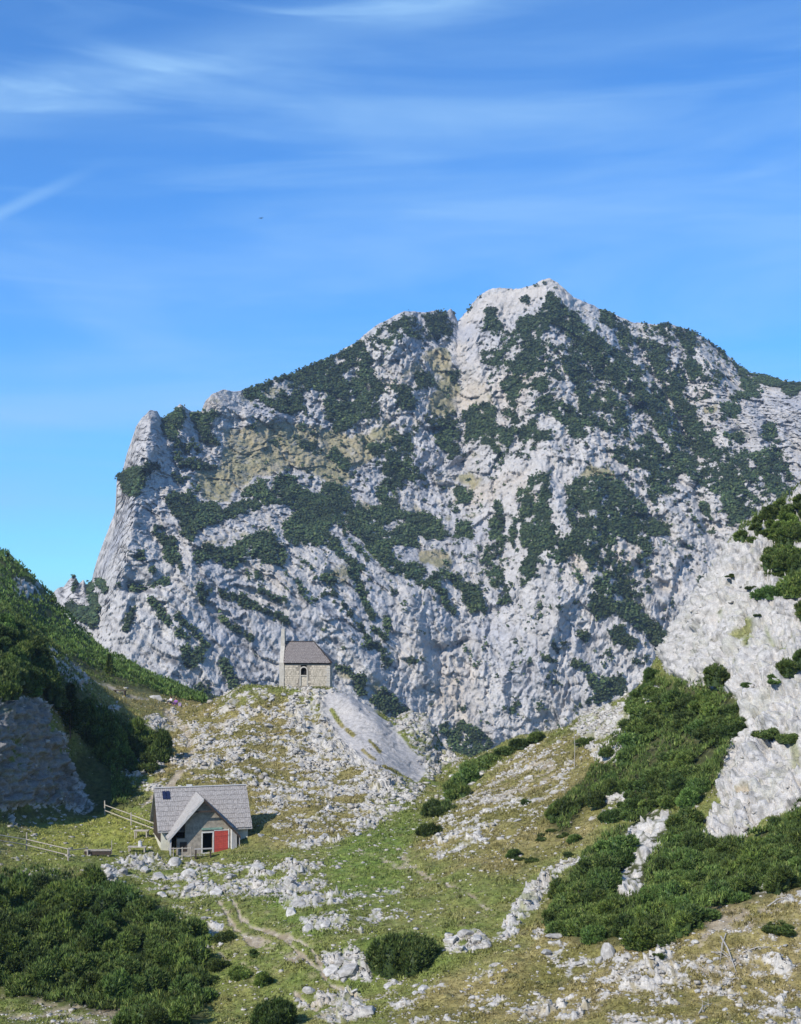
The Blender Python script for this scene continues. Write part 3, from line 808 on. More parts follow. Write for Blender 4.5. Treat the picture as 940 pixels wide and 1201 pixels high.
RK(.62, (115,1008),(180,1004),(225,1010),(300,1012),(372,1020),(372,1042),(330,1062),(300,1058),(250,1062),(215,1055),(170,1042),(120,1036))
RK(.60, (312,1020),(380,1010),(395,1060),(410,1090),(400,1105),(355,1090),(320,1060)); RK(.42, (385,1050),(470,1040),(480,1075),(430,1100),(395,1100))
RK(.92, (380,1118),(412,1112),(432,1125),(436,1146),(402,1150),(376,1138)); RK(.85, (515,1098),(550,1086),(572,1094),(578,1106),(545,1118),(518,1112)); RK(.7,(345,1168),(420,1160),(440,1190),(400,1201),(350,1190))
RK(.92, (578,1098),(596,1078),(618,1050),(650,1026),(688,1006),(692,1012),(662,1034),(640,1060),(612,1086),(590,1102)); RK(.9, (776,938),(787,950),(792,985),(768,1010),(757,1020),(756,1052),(736,1060),(718,1042),(722,1015),(735,1000),(739,975),(758,950))
RK(.85, (680,834),(720,826),(762,800),(778,806),(770,822),(742,850),(738,888),(705,892),(680,870),(676,850)); RK(.75, (625,1088),(650,1085),(665,1112),(655,1130),(632,1125))
RK(.40, (520,950),(600,900),(668,880),(665,930),(640,960),(610,985),(560,1000),(500,1010)); RK(.56, (540,972),(580,962),(590,985),(560,1000),(500,1015),(508,998)); RK(.35,(545,900),(665,860),(672,900),(600,915),(540,940))
RK(.45, (700,930),(742,915),(750,950),(720,975),(690,965)); RK(.40, (640,1130),(760,1115),(850,1095),(960,1040),(960,1210),(700,1210),(620,1180)); RK(.5, (780,1130),(850,1120),(870,1200),(800,1205)); RK(.5,(880,1040),(960,1010),(960,1060),(900,1070))
RK(.95, (-120,800),(0,815),(50,815),(78,870),(108,945),(60,950),(0,952),(-120,960)); RK(.85, (42,752),(66,764),(84,785),(104,800),(98,812),(84,806),(66,790),(50,775)); RK(.55, (140,880),(190,868),(192,915),(150,925)); RK(.7, (168,838),(196,842),(200,868),(180,872)); RK(.7,(14,678),(44,684),(52,702),(30,706),(12,696))
RK(.5, (145,905),(192,905),(196,930),(150,935)); RK(.35,(0,1150),(140,1180),(190,1201),(0,1210)); RK(.45,(200,1060),(262,1072),(262,1120),(215,1110)); RK(.3, (440,1130),(640,1130),(640,1200),(440,1201)); RS(.8,8,(20,1030),(60,1022)); RK(.4,(0,960),(140,935),(100,955),(40,975))
RS(.7, 7, (118,830),(138,830)); RS(.8, 6, (200,828),(212,850),(226,858)); RS(.6, 10, (185,842),(215,862))
DIRT = [(stroke_mask(p, w), d) for d, w, p in ((.9, 4.2, [(274,1062),(283,1078),(305,1090),(330,1100),(352,1108),(369,1120),(377,1134),(380,1145)]), (.85, 4, [(256,1060),(268,1078),(285,1095),(300,1108)]), (.8, 4, [(335,1105),(355,1125),(372,1138),(385,1150),(405,1162),(430,1172)]), (.7, 4, [(240,1095),(252,1112),(270,1125),(290,1130)]),
    (.55, 11, [(290,1095),(320,1112),(345,1128)]), (.9, 5, [(345,1165),(365,1180),(380,1192)]), (.7, 7, [(220,862),(224,885),(216,905),(200,918)]), (.8, 5, [(200,918),(180,930),(165,945)]), (.8, 9, [(196,835),(215,855),(222,868)]), (.75, 4, [(105,796),(130,805),(150,815),(175,820)]), (.7, 3.5, [(470,1010),(508,1030),(540,1050),(575,1068)]),
    (.55, 5, [(420,1000),(450,1012),(480,1022)]), (.55, 2.5, [(560,1183),(640,1183)]), (.55, 20, [(850,1090),(830,1115),(850,1135)]), (.42, 34, [(905,1065),(870,1100),(835,1140)]), (.42, 34, [(0,1180),(150,1195)]), (.5, 10, [(610,890),(650,900),(630,930)]), (.40, 30, [(560,930),(640,915)]), (.8, 6, [(868,935),(880,930)]), (.6,6,[(855,875),(848,890)]), (.6, 8, [(535,1104),(548,1108)]))]
GREEN = [(poly_mask(((385,1000),(410,985),(440,968),(490,955),(500,975),(470,1000),(480,1040),(450,1060),(400,1060),(385,1030))), 1), (poly_mask(((40,975),(130,950),(180,965),(180,985),(120,1002),(40,1000))), .9), (poly_mask(((118,955),(122,955),(137,992),(116,992))), 2.2),
         (poly_mask(((400,1110),(440,1100),(520,1118),(560,1125),(520,1140),(470,1140),(400,1170))), .8), (poly_mask(((290,1055),(330,1050),(360,1080),(400,1095),(380,1110),(340,1095))), .9), (poly_mask(((195,935),(230,900),(180,935),(178,955))), .8), (poly_mask(((500,1130),(620,1100),(640,1110),(560,1140))), .5)]
OLIVE = [(poly_mask(((480,1000),(600,1030),(690,985),(740,900),(680,860),(600,880),(520,960))), .8), (poly_mask(((100,800),(245,828),(235,845),(160,835))), .9), (poly_mask(((200,820),(270,830),(330,815),(470,890),(420,985),(300,985),(180,930))), 1.0), (poly_mask(((560,1110),(700,1050),(700,1201),(450,1201))), .8), (poly_mask(((680,1100),(960,1040),(960,1201),(640,1201))), .9)]
DARKG = [(poly_mask(((60,900),(105,880),(140,905),(165,920),(150,945),(100,962),(0,965),(0,950),(100,946))), .9), (poly_mask(((0,1020),(75,1029),(150,1045),(190,1068),(240,1100),(240,1201),(160,1201),(0,1165))), 1), (poly_mask(((0,645),(62,700),(130,772),(245,826),(150,808),(100,795),(60,765),(0,700))), 1), (poly_mask(((0,700),(60,765),(105,815),(190,870),(195,895),(130,905),(75,830),(0,815),(-100,760),(-100,640))), 1),  # first patch paints the shade by the left cliff into the ground colour
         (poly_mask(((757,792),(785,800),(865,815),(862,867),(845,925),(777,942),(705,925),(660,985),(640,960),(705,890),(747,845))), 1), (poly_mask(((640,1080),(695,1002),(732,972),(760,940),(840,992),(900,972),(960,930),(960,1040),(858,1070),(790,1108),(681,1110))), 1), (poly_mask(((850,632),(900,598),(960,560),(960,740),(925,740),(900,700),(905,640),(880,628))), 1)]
SMOOTH = [(poly_mask(((378,809),(408,808),(422,816),(448,838),(474,868),(497,895),(498,914),(486,922),(450,908),(422,888),(398,866),(382,838))), 1)]
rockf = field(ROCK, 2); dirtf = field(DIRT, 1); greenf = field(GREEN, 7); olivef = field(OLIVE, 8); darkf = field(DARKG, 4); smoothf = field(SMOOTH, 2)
HUTC = (240, 1002)
flat = sstep(1.0, .55, np.hypot((px - 240) / 75, (py - 975) / 50))

bx, by, bz = X, Y, Z
base = 1.0 * fbm((bx, by, bz), 14, 4, .5, off=61) + .28 * fbm((bx, by, bz), 3.2, 3, .5, off=62)
wj = 8 * fbm((px, py, 0 * px), 20, 3, .6, off=3); wk = 8 * fbm((px, py, 0 * px), 20, 3, .6, off=13)
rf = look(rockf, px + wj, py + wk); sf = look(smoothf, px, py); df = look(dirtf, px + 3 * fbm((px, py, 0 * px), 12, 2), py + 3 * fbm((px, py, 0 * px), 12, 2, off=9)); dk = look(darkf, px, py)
n1 = fbm((bx, by, bz * 1.3), 3.4, 5, .62, off=71)
n2 = fbm((bx, by, bz * 1.3), 1.1, 3, .6, off=72)
n3 = fbm((bx, by, bz * 1.3), .42, 2, .6, off=73)
df = np.clip(sstep(.25, .75, df + .9 * n2 + .5 * n1 - .05) * (df > .04), 0, 1)
rq_ = rf * .82 + 1.25 * n1 + .62 * n2 + .36 * n3 + .02 + .35 * sstep(.93, 1, rf)
rk = sstep(.50, .57, rq_) * sstep(.04, .2, rf)
rise = sstep(.50, .85, rq_)
wb0 = .8 * fbm((bx, by, bz), 3.2, 4, .55, off=85)
stray = sstep(.42, .48, .8 * n2 + .35 * n1 + .4 * n3) * (1 - dk) * (TR < 9) * sstep(.02, .2, rf + .1)
rk = np.clip(np.maximum(rk, stray) * (1 - .9 * flat * (rf < .5)) * (1 - df), 0, 1)
slabg = look(field([(stroke_mask([(388,830),(394,840),(402,852)], 4), 1), (stroke_mask([(407,856),(415,862)], 4), 1), (stroke_mask([(434,868),(446,882)], 2.5), 1), (stroke_mask([(450,900),(465,906),(483,918)], 3.5), 1), (stroke_mask([(425,880),(440,892)], 2.5), .9)], 0), px, py)
rk = np.maximum(rk, sstep(.5, .8, sf)) * (1 - slabg) * (1 - .9 * look(field([(poly_mask(((854,746),(880,729),(887,734),(870,753))), 1), (poly_mask(((876,746),(885,747),(881,764),(872,759))), 1), (stroke_mask([(863,773),(866,778)], 5), 1), (stroke_mask([(848,716),(846,722)], 3), .9), (stroke_mask([(930,872),(934,900)], 9), .7), (stroke_mask([(818,758),(816,764)], 3), .8), (stroke_mask([(900,742),(908,760)], 3), .8)], 1), px, py))
cliff = sstep(.9, .98, rf)
# joints run from lower left to upper right on the bright cliff
a1, a2 = bx * .80 + bz * .60, bz * .80 - bx * .60
stra = fbm((a1 * .32, by * .6, a2 * 1.5), 2.4, 5, .6, True, off=81)
str2 = fbm((a1 * .16, by * .5, a2 * 1.1), 1.15, 4, .6, True, off=82)
f1, f2, cid = worley((a1 * .7, by, a2 * 1.3), 1.9, 2.7)
g1, g2, cid2 = worley((bx, by, bz * 1.4), .62, 5.1)
blocks = .55 * (cid - .35) + .30 * np.clip(f2 - f1, 0, .35) / .35 + .20 * (cid2 - .3) + .12 * np.clip(g2 - g1, 0, .3) / .3
fA, fB, fC = facet((a1 * .8, by, a2 * 1.2), 2.6, 1.3), facet((a1 * .7, by, a2 * 1.2), 1.0, 4.4), facet((bx, by, bz), .45, 6.6)
crag = fbm((a1 * .5, by, a2), 6.5, 5, .58, True, off=84)
b1, b2 = bx * .60 + bz * .80, bz * .60 - bx * .80
wb = .8 * fbm((b1 * .4, by, b2), 3.2, 4, .55, off=83)
lb_ = (ledges(-b2, 1.9, wb) - .5) * .50 + (ledges(-b2, .62, wb * 2.5) - .5) * .20 + (ledges(b1, 2.7, wb * 1.5) - .5) * .22
h = base * (1 - .9 * flat) - .32 * flat * (1 - .5 * sf)
h = h + rk * (1 - sf) * (.04 + rise * (.10 + .40 * fA + .28 * fB + .12 * blocks + .25 * (ledges(bz + .4 * bx, .9, wb0) - .5)) + .08 * fC)
rc = sstep(700, 800, px)
h = h + cliff * (1 - sf) * (.55 * (crag - .5) + lb_ * (.5 + .9 * sstep(-.2, .3, n1)) + .20 * fA + .12 * fB + .07 * fC)
h = h + sf * (.05 * (fbm((a1 * .2, by, a2), 2.5, 4, .6, True, off=86) - .5)) - sf * .10 + sf * (.05 * fB + .12 * fA + .07 * (ledges(-b2, 2.4, wb) - .5))
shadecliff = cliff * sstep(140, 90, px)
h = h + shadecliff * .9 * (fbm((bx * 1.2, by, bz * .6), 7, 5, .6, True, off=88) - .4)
grs = (1 - rk) * (1 - df)
h = h + grs * (.10 * np.abs(fbm((bx, by, bz), .8, 3, .6, off=91)) + .05 * np.abs(pnoise(bx * 3, by * 3, bz * 3)))
h = h - .10 * df
edge = sstep(9.6, 8.8, TR) * sstep(1.5, 2.2, TR)
h = h * edge
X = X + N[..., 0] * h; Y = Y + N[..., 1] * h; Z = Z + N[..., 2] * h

c_ol = lerp(np.array((.155, .142, .045)), np.array((.235, .195, .080)), sstep(-.35, .35, fbm((bx, by, bz), 5, 4, off=101))[..., None])
c_gr = lerp(np.array((.105, .150, .030)), np.array((.150, .180, .045)), sstep(-.3, .3, fbm((bx, by, bz), 1.6, 3, off=102))[..., None])
c_md = lerp(np.array((.115, .155, .034)), np.array((.150, .170, .046)), sstep(-.3, .3, n2)[..., None])
of = look(olivef, px, py); gf = look(greenf, px, py)
gcol = lerp(c_md, c_ol, np.clip(of + .35 + .8 * n1, 0, 1)[..., None])
gcol = lerp(gcol, c_gr, np.clip(gf * 1.1 + .9 * n1 * (gf > .05), 0, 1)[..., None])
TERR = blur(poly_mask(((38,975),(90,952),(140,945),(182,965),(182,990),(120,1002),(38,1000))), 5)
gcol = lerp(gcol, np.array((.235, .235, .055)), (look(TERR, px, py) * np.clip(.75 + .9 * n1, 0, 1))[..., None])
gcol = lerp(gcol, np.array((.04, .06, .022)), (sstep(.15, .4, fbm((bx, by, bz), 1.0, 3, .6, off=104)) * .45)[..., None])
gcol = lerp(gcol, np.array((.26, .22, .13)), (sstep(.15, .42, fbm((bx, by, bz), .8, 3, .6, off=105)) * .45)[..., None])
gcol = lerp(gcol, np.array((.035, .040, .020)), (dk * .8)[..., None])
DRYF = blur(np.maximum(poly_mask(((820,1060),(960,1030),(960,1201),(600,1201),(700,1130))), .6 * poly_mask(((560,900),(660,880),(660,930),(600,950),(540,960)))), 12)
gcol = lerp(gcol, np.array((.205, .165, .10)), (look(DRYF, px, py) * np.clip(.25 + 1.4 * n1 + .9 * n2, 0, .85))[..., None])
gcol = gcol * (1 + .75 * n3 + .35 * fbm((bx, by, bz), .22, 2, off=106))[..., None]
rcol = lerp(np.array((.43, .41, .375)), np.array((.30, .29, .275)), sstep(-.1, .45, fbm((bx, by, bz), 1.8, 4, .6, off=111))[..., None])
rcol = lerp(rcol, np.array((.24, .235, .22)), (sstep(.12, .45, fbm((a1 * .4, by, a2 * 1.4), 1.1, 4, .62, off=112)) * .7 * (1 - .5 * sf))[..., None])
rcol = lerp(rcol, np.array((.46, .38, .27)), (sstep(.15, .5, fbm((bx, by, bz), 4, 4, .6, off=113)) * .55 * (1 - sf))[..., None])
rcol = lerp(rcol, np.array((.35, .335, .325)) , (sf * .9)[..., None])
rcol = lerp(rcol, np.array((.385, .37, .355)), (cliff * rc * .7)[..., None])
rcol = lerp(rcol, np.array((.095, .09, .085)), (shadecliff * .9)[..., None])  # rock colour darkened here to deepen the shade on the left cliff
fz2 = sstep(.70, .88, fbm((a1 * .22, by * .5, a2 * 1.2), .9, 3, .6, True, off=116)) * cliff
rcol = lerp(rcol, np.array((.17, .165, .155)), (fz2 * .6)[..., None])
fz = sstep(.78, .92, fbm((a1 * .5, by, a2 * 1.4), 1.5, 4, .62, True, off=115))
rcol = lerp(rcol, np.array((.12, .115, .105)), (fz * .65 * (1 - .8 * sf))[..., None])
# grass caught in the joints of the bedrock
joint = rk * (1 - sf) * (1 - .75 * cliff) * sstep(.10, .03, f2 - f1)
dcol = lerp(np.array((.37, .32, .25)), np.array((.22, .18, .12)), sstep(-.2, .4, n2)[..., None])
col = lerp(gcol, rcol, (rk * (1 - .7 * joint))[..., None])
col = lerp(col, dcol, (np.clip(df * 1.1 + .5 * n2 * (df > .05), 0, 1) * (1 - rk * .6))[..., None])
R_, C_ = X.shape
# carry the sheet on behind the camera
XB = np.concatenate([X[:1] * 3, X]); YB = np.concatenate([Y[:1] * 0 - 40, Y]); ZB = np.concatenate([Z[:1] * 0 - 2.2, Z]); CB = np.concatenate([col[:1], col])
ZB[1] = np.minimum(ZB[1], -2.0 - 0 * ZB[1])
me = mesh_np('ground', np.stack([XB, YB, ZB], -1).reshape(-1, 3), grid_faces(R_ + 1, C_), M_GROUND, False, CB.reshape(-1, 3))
ground = link('ground', me)
tag(ground, 'grassy rock-strewn valley and slopes of bedrock below the mountain', None, None, 'structure')

# a plain beyond everything, so the land goes on past what is modelled
s_ = 3900
pl = MB(); pl.add([(-s_, -s_, -175), (s_, -s_, -175), (s_, s_, -175), (-s_, s_, -175)], [(0, 1, 2, 3)])
M_FAR = plain_mat('valley_forest', (.05, .08, .03), scale=.02, bump=0)
o = pl.build('valley_floor', M_FAR); tag(o, 'dark forested land far below around the mountain', None, None, 'structure')

gv = np.stack([X, Y, Z], -1)
TRV = TR
bvh = BVHTree.FromPolygons(gv[8:].reshape(-1, 3).tolist(), grid_faces(R_ - 8, C_).tolist())


def hit(px_, py_):
    """ground point seen at a photograph pixel"""
    d_ = ray(px_, py_)
    loc, nrm, i, dist = bvh.ray_cast(Vector((0, 0, 0)), d_)
    if loc is None: return None, None
    if nrm.z < 0: nrm = -nrm
    return loc, nrm


def drop(x, y):
    loc, nrm, i, dist = bvh.ray_cast(Vector((x, y, 120)), Vector((0, 0, -1)))
    return loc
# ================================================================== THE HUT
M_SHING = plain_mat('weathered_shingles', (.37, .345, .325), (.19, .175, .165), scale=2.2, rough=.8, stretch=(4, 4, .35), bump=.3)
M_PALESH = plain_mat('pale_shingles', (.42, .40, .375), (.27, .255, .24), scale=2.2, rough=.8, stretch=(4, 4, .5), bump=.3)  # lighter tone for the left porch slope
M_PLAST = plain_mat('rough_lime_plaster', (.36, .32, .26), (.19, .17, .14), scale=3, bump=.5)
M_LIME = plain_mat('whitewashed_wall', (.66, .64, .52), (.48, .46, .38), scale=2)
M_BOARD = plain_mat('silvered_boards', (.40, .385, .37), (.25, .24, .23), scale=4, stretch=(6, 6, .5), bump=.3)
M_BARGE = plain_mat('pale_barge_boards', (.50, .49, .47), (.38, .37, .36), scale=3, bump=.2)
M_DARKW = plain_mat('dark_stained_wood', (.06, .045, .035), scale=5, bump=.2)
M_RED = plain_mat('red_door_paint', (.46, .075, .055), (.30, .05, .04), scale=3, rough=.6, stretch=(1, 1, 4))
M_WHITE = plain_mat('white_frame_paint', (.62, .61, .58), (.45, .44, .42), scale=4)
M_INNER = plain_mat('unlit_black', (.012, .012, .012), bump=0)  # near-black colour standing in for unlit space behind openings
M_SOLAR = plain_mat('solar_glass', (.012, .016, .05), (.008, .01, .03), scale=3, rough=.15, bump=0, spec=.6)
M_METAL = plain_mat('galvanised_metal', (.45, .46, .47), scale=4, rough=.45, bump=0, metal=.5)
M_MINT = plain_mat('faded_green_paint', (.22, .34, .28), scale=4)
M_PLANK = plain_mat('grey_fence_wood', (.42, .38, .32), (.27, .24, .20), scale=5, obj_var=.15)
M_CHAP = plain_mat('chapel_stone', (.56, .50, .40), (.33, .295, .235), scale=3.4, obj_var=0)
M_MORT = plain_mat('chapel_mortar', (.27, .245, .20), (.20, .18, .15), scale=3)
M_QUOIN = plain_mat('pale_dressed_stone', (.47, .44, .38), (.36, .335, .29), scale=3)


def shingle_plane(name, parent, o0, ux, uy, wx, ly, nrow, ncol, mat, clip=None, th=.035):
    """rows of shingles over the plane o0 + x*ux + y*uy, x in [0,wx], y from the top 0 down to ly"""
    ux, uy = Vector(ux).normalized(), Vector(uy).normalized(); nn_ = ux.cross(uy)
    if nn_.z < 0: nn_ = -nn_
    mb = MB(); dy = ly / nrow; dx = wx / ncol
    for j in range(nrow):
        for i in range(ncol):
            x0_ = (i + (.5 if j % 2 else 0)) * dx; x1_ = min(x0_ + dx * random.uniform(.86, .97), wx)
            if x0_ >= wx - .02: continue
            y0_ = j * dy - dy * .25; y1_ = (j + 1) * dy + random.uniform(-.03, .03)
            if clip:
                c0 = clip((x0_ + x1_) / 2, (y0_ + y1_) / 2)
                if not c0: continue
            lift = random.uniform(0, .015)
            P0 = Vector(o0)
            a = P0 + ux * x0_ + uy * max(y0_, 0) + nn_ * .004; b = P0 + ux * x1_ + uy * max(y0_, 0) + nn_ * .004
            c = P0 + ux * x1_ + uy * y1_ + nn_ * (th + lift); d = P0 + ux * x0_ + uy * y1_ + nn_ * (th + lift)
            t_ = nn_ * .028
            mb.add([a, b, c, d, a + t_, b + t_, c + t_, d + t_], [(4, 5, 6, 7), (3, 2, 6, 7), (0, 3, 7, 4), (1, 2, 6, 5), (0, 1, 2, 3)])
    return mb.build(name, mat, parent, 'stuff')


hc = Vector(P(235.4, 923, 127.6)); z0 = P(240, 1003, 120.7)[2]
HR = math.radians(16)
hut = empty('stone_hut', (hc.x, hc.y, z0), HR, 'stone mountain hut with grey shingle roof, steep porch gable and red door', 'hut')
RH, EH, RY = hc.z - z0, 1.52, 3.25           # ridge height, eave height, half depth
HW = 4.1
# walls
w_ = MB(); gx = HW - .32
for sx in (-1, 1):
    xo = sx * gx; xi = sx * (gx - .35)
    w_.prism([(xo, -2.75, -1.4), (xo, 2.75, -1.4), (xo, 2.75, EH + .2), (xo, 0, RH - .32), (xo, -2.75, EH + .2)], (xi - xo, 0, 0))
w_.box((-gx + .35, 2.4, -1.4), (gx - .35, 2.75, EH + .2)); w_.box((-gx + .35, -2.75, -1.4), (-2.95, -2.4, EH + .18)); w_.box((2.6, -2.75, -1.4), (gx - .35, -2.4, EH + .18))
w_.build('wall', M_LIME, hut)
# gable cladding of dark boards at the left end
g_ = MB()
for k in range(14):
    y_ = -2.7 + k * .39; top_ = RH - .36 - abs(y_ + .19) * (RH - EH) / RY
    g_.box((-gx - .05, y_, .5), (-gx - .004, y_ + .36, top_))
g_.build('gable_boards', M_DARKW, hut, 'stuff')
# roof
sl = Vector((0, -RY, EH - RH)); Ls = sl.length
rf_ = MB()
for s_ in (-1, 1):
    rf_.prism([(-HW, 0, RH - .03), (-HW, s_ * RY, EH - .03), (-HW, s_ * RY, EH - .14), (-HW, 0, RH - .16)], (2 * HW, 0, 0))
roof = rf_.build('roof', M_BOARD, hut)
PA, PW, PF, PRH = -.42, 3.18, -5.0, 4.38                 # porch: axis x, half width, front y, ridge height
KP = {-1: 1.11, 1: 1.05}; PWS = {-1: 2.98, 1: 3.16}        # pitch and width of the two porch slopes
def in_porch(x_, z_): return z_ < PRH - abs(x_ - PA) * KP[-1 if x_ < PA else 1]
shingle_plane('shingles', roof, (-HW, 0, RH), (1, 0, 0), sl, 2 * HW, Ls, 9, 46, M_SHING, lambda a, b: not in_porch(-HW + a, RH + sl.z / Ls * b + .12))
shingle_plane('shingles', roof, (-HW, 0, RH), (1, 0, 0), (0, RY, EH - RH), 2 * HW, Ls, 12, 28, M_SHING)
MB().box((-HW, -.13, RH + .03), (HW, .13, RH + .09)).build('ridge_cap', M_BARGE, roof)
# porch roof
for s_, nm in ((-1, 'porch_roof'), (1, 'porch_roof')):
    PW = PWS[s_]; kp = KP[s_]; PEz = PRH - PW * kp
    mb = MB(); mb.prism([(PA, PF, PRH - .02), (PA + s_ * PW, PF, PEz - .02), (PA + s_ * PW, PF, PEz - .13), (PA, PF, PRH - .14)], (0, 5.0 - .6, 0))
    pr = mb.build(nm, M_BOARD, hut)
    d_ = Vector((s_ * PW, 0, -PW * kp)); Lp = d_.length
    shingle_plane('shingles', pr, (PA, PF, PRH), (0, 1, 0), d_, 4.4, Lp, 12, 18, M_SHING if s_ > 0 else M_PALESH, lambda a, b, s_=s_, d_=d_, Lp=Lp: (PRH + d_.z / Lp * b) > RH + (PF + a) * (RH - EH) / RY - .12)
    bb = MB(); bb.prism([(PA, PF - .05, PRH + .06), (PA + s_ * (PW + .04), PF - .05, PEz + .02), (PA + s_ * (PW + .04), PF - .05, PEz - .22), (PA, PF - .05, PRH - .20)], (0, .045, 0))
    bb.build('barge_board', M_BARGE if s_ < 0 else M_DARKW, hut)
PW = PWS[1]; PWL = PWS[-1]; PEz = PRH - PWL * KP[-1]
# front wall of the porch with its doorway
def roofz(x_): return PRH - abs(x_ - PA) * KP[-1 if x_ < PA else 1] - .15
WY = -4.3
dx0, dx1, dz0, dz1 = -.40, .46, -.30, 1.38                   # doorway
rx0, rx1 = .62, 1.78                                        # red door
fw = MB()
def wall_piece(xa, xb, za, zb=None):
    zb_a = roofz(xa) if zb is None else zb; zb_b = roofz(xb) if zb is None else zb
    fw.prism([(xa, WY, za), (xb, WY, za), (xb, WY, zb_b), (xa, WY, zb_a)], (0, .3, 0))
wall_piece(-2.6, -1.9, -1.2, 1.0); wall_piece(-1.9, dx0, -1.2); wall_piece(dx0, dx1, -1.2, dz0)
fw.prism([(dx0, WY, dz1), (dx1, WY, dz1), (dx1, WY, roofz(dx1)), (dx0, WY, roofz(dx0))], (0, .3, 0)); wall_piece(dx1, 2.05, -1.2)
fwo = fw.build('front_wall', M_PLAST, hut)
ir = MB(); ir.box((dx0 - .3, WY + 1.2, dz0), (dx1 + .3, WY + 1.25, dz1 + .2)).build('unlit_room_panel', M_INNER, hut)  # black sheet standing in for the darkness inside the doorway
ds = MB(); ds.box((dx0 - .1, WY - .035, dz0 - .04), (dx0 - .002, WY + .1, dz1 + .1)).box((dx1 + .002, WY - .035, dz0 - .04), (dx1 + .1, WY + .1, dz1 + .1)).box((dx0, WY - .03, dz1 + .002), (dx1, WY + .1, dz1 + .1)).box((dx0, WY - .03, dz0 - .1), (dx1, WY + .1, dz0 - .002))
ds.build('door_frame', M_WHITE, hut)
dl = MB(); dl.box((dx0 - .1, WY - .09, dz1 + .27), (rx1 - .5, WY - .005, dz1 + .43)); dl.build('lintel', M_MINT, hut)
door = empty('door', (0, 0, 0)); door.parent = hut
for k in range(6):
    a_ = rx0 + k * .193; MB().box((a_, WY - .075, -.34 + random.uniform(0, .06)), (a_ + .181, WY - .035, 1.50)).build('door_plank', M_RED, door)
MB().box((rx0, WY - .10, .0), (rx1, WY - .077, .12)).build('batten', M_RED, door)
MB().box((rx0, WY - .10, 1.1), (rx1, WY - .077, 1.22)).build('batten', M_RED, door)
MB().box((rx0 + .03, WY - .034, -.55), (rx1 - .03, WY - .01, -.36)).build('dark_gap_strip', M_INNER, door)  # black strip painted as the dark hole under the door
MB().box((rx1 + .02, WY - .06, -.6), (rx1 + .10, WY + .02, 1.65)).box((rx0 - .05, WY - .05, 1.53), (rx1 + .02, WY + .02, 1.61)).build('door_casing', M_WHITE, hut)
# boarded side store under the right half of the porch gable
bx0, bx1, BY = 2.1, 3.2, -4.75
for k in range(6):
    a_ = PA + 2.52 + k * .105 + 0; a_ = bx0 + k * .2
    if a_ + .19 > PA + PW - .1: continue
    MB().prism([(a_, BY, -.9), (a_ + .19, BY, -.9), (a_ + .19, BY, roofz(a_ + .19)), (a_, BY, roofz(a_))], (0, .03, 0)).build('plank', M_BOARD, hut)
MB().box((2.03, BY - .03, -.9), (2.1, WY, 1.7)).build('plank_wall_post', M_WHITE, hut)
MB().box((bx1 - .5, BY + .04, -.5), (bx1 - .44, -2.8, 1.0)).build('side_wall', M_BOARD, hut)
# left part of the porch: post, low rail, dark window
MB().box((PA - PWL + .12, PF + .05, -1.2), (PA - PWL + .26, PF + .19, PEz + .16)).build('post', M_BARGE, hut)
MB().box((PA - PWL + .15, PF + .2, .0), (PA - PWL + .22, WY + .9, .12)).build('rail', M_BOARD, hut)
wi = MB(); wi.box((-2.35, WY - .03, -.1), (-1.75, WY - .002, .7)).build('shutter', M_DARKW, hut)
MB().box((-.25, PF + .85, RH - 1.75), (.3, PF + .90, RH - 1.35)).build('gable_vent', M_DARKW, hut)
tie = MB(); tie.box((PA - .9, PF + .10, PRH - 1.15), (PA + .9, PF + .2, PRH - 1.03)); tie.build('tie_beam', M_DARKW, hut)
# two solar panels, flue box and gutter board
nrm_s = Vector((0, -(RH - EH), RY)).normalized(); dn = sl.normalized()
for k in range(2):
    c0 = Vector((-HW + .66 + k * .34, 0, RH)) + dn * .42 + nrm_s * .10
    s_ = MB(); ex = Vector((.30, 0, 0)); ey = dn * .86
    s_.prism([c0, c0 + ex, c0 + ex + ey, c0 + ey], nrm_s * .04).build('solar_panel', M_SOLAR, hut)
MB().box((-1.25, -.12, RH + .05), (-.75, .12, RH + .24)).build('flue_box', M_WHITE, hut)
pf = MB(); pf.box((-2.9, -4.9, -1.3), (3.0, -2.4, -.40)); pf.box((.5, -5.2, -1.2), (2.1, -4.9, -.5)); pf.build('stone_platform', M_STONE, hut)
# dry stones of the terrace edge
st = MB()
for k in range(10):
    x_ = 1.9 + (k % 5) * .42; z_ = -1.15 + (k // 5) * .38
    MB().box((x_, -5.5, z_), (x_ + .38, -5.04, z_ + .34)).build('stone', M_STONE, hut)
# bench and rails before the porch
def local(x_, y_, z_): return Vector((hc.x, hc.y, z0)) + Matrix.Rotation(HR, 3, 'Z') @ Vector((x_, y_, z_))
b_ = empty('bench', local(-.55, -5.75, -.25), HR, 'low grey plank bench standing in front of the hut door', 'bench')
MB().box((-.75, -.16, .52), (.75, .16, .58)).build('seat', M_BOARD, b_)
for sx in (-.62, .62): MB().box((sx - .05, -.14, -.35), (sx + .05, .14, .517)).build('leg', M_DARKW, b_)
f_ = empty('log_rail', local(-2.3, -5.6, -.2), HR, 'low rail of rough logs at the left front corner of the hut', 'rail')
MB().bar((-.9, 0, .62), (.9, .05, .56), .09, n=7).build('rail', M_PLANK, f_)
for sx in (-.75, 0, .75): MB().bar((sx, 0, -.4), (sx, 0, .7), .09, n=6).build('post', M_PLANK, f_)

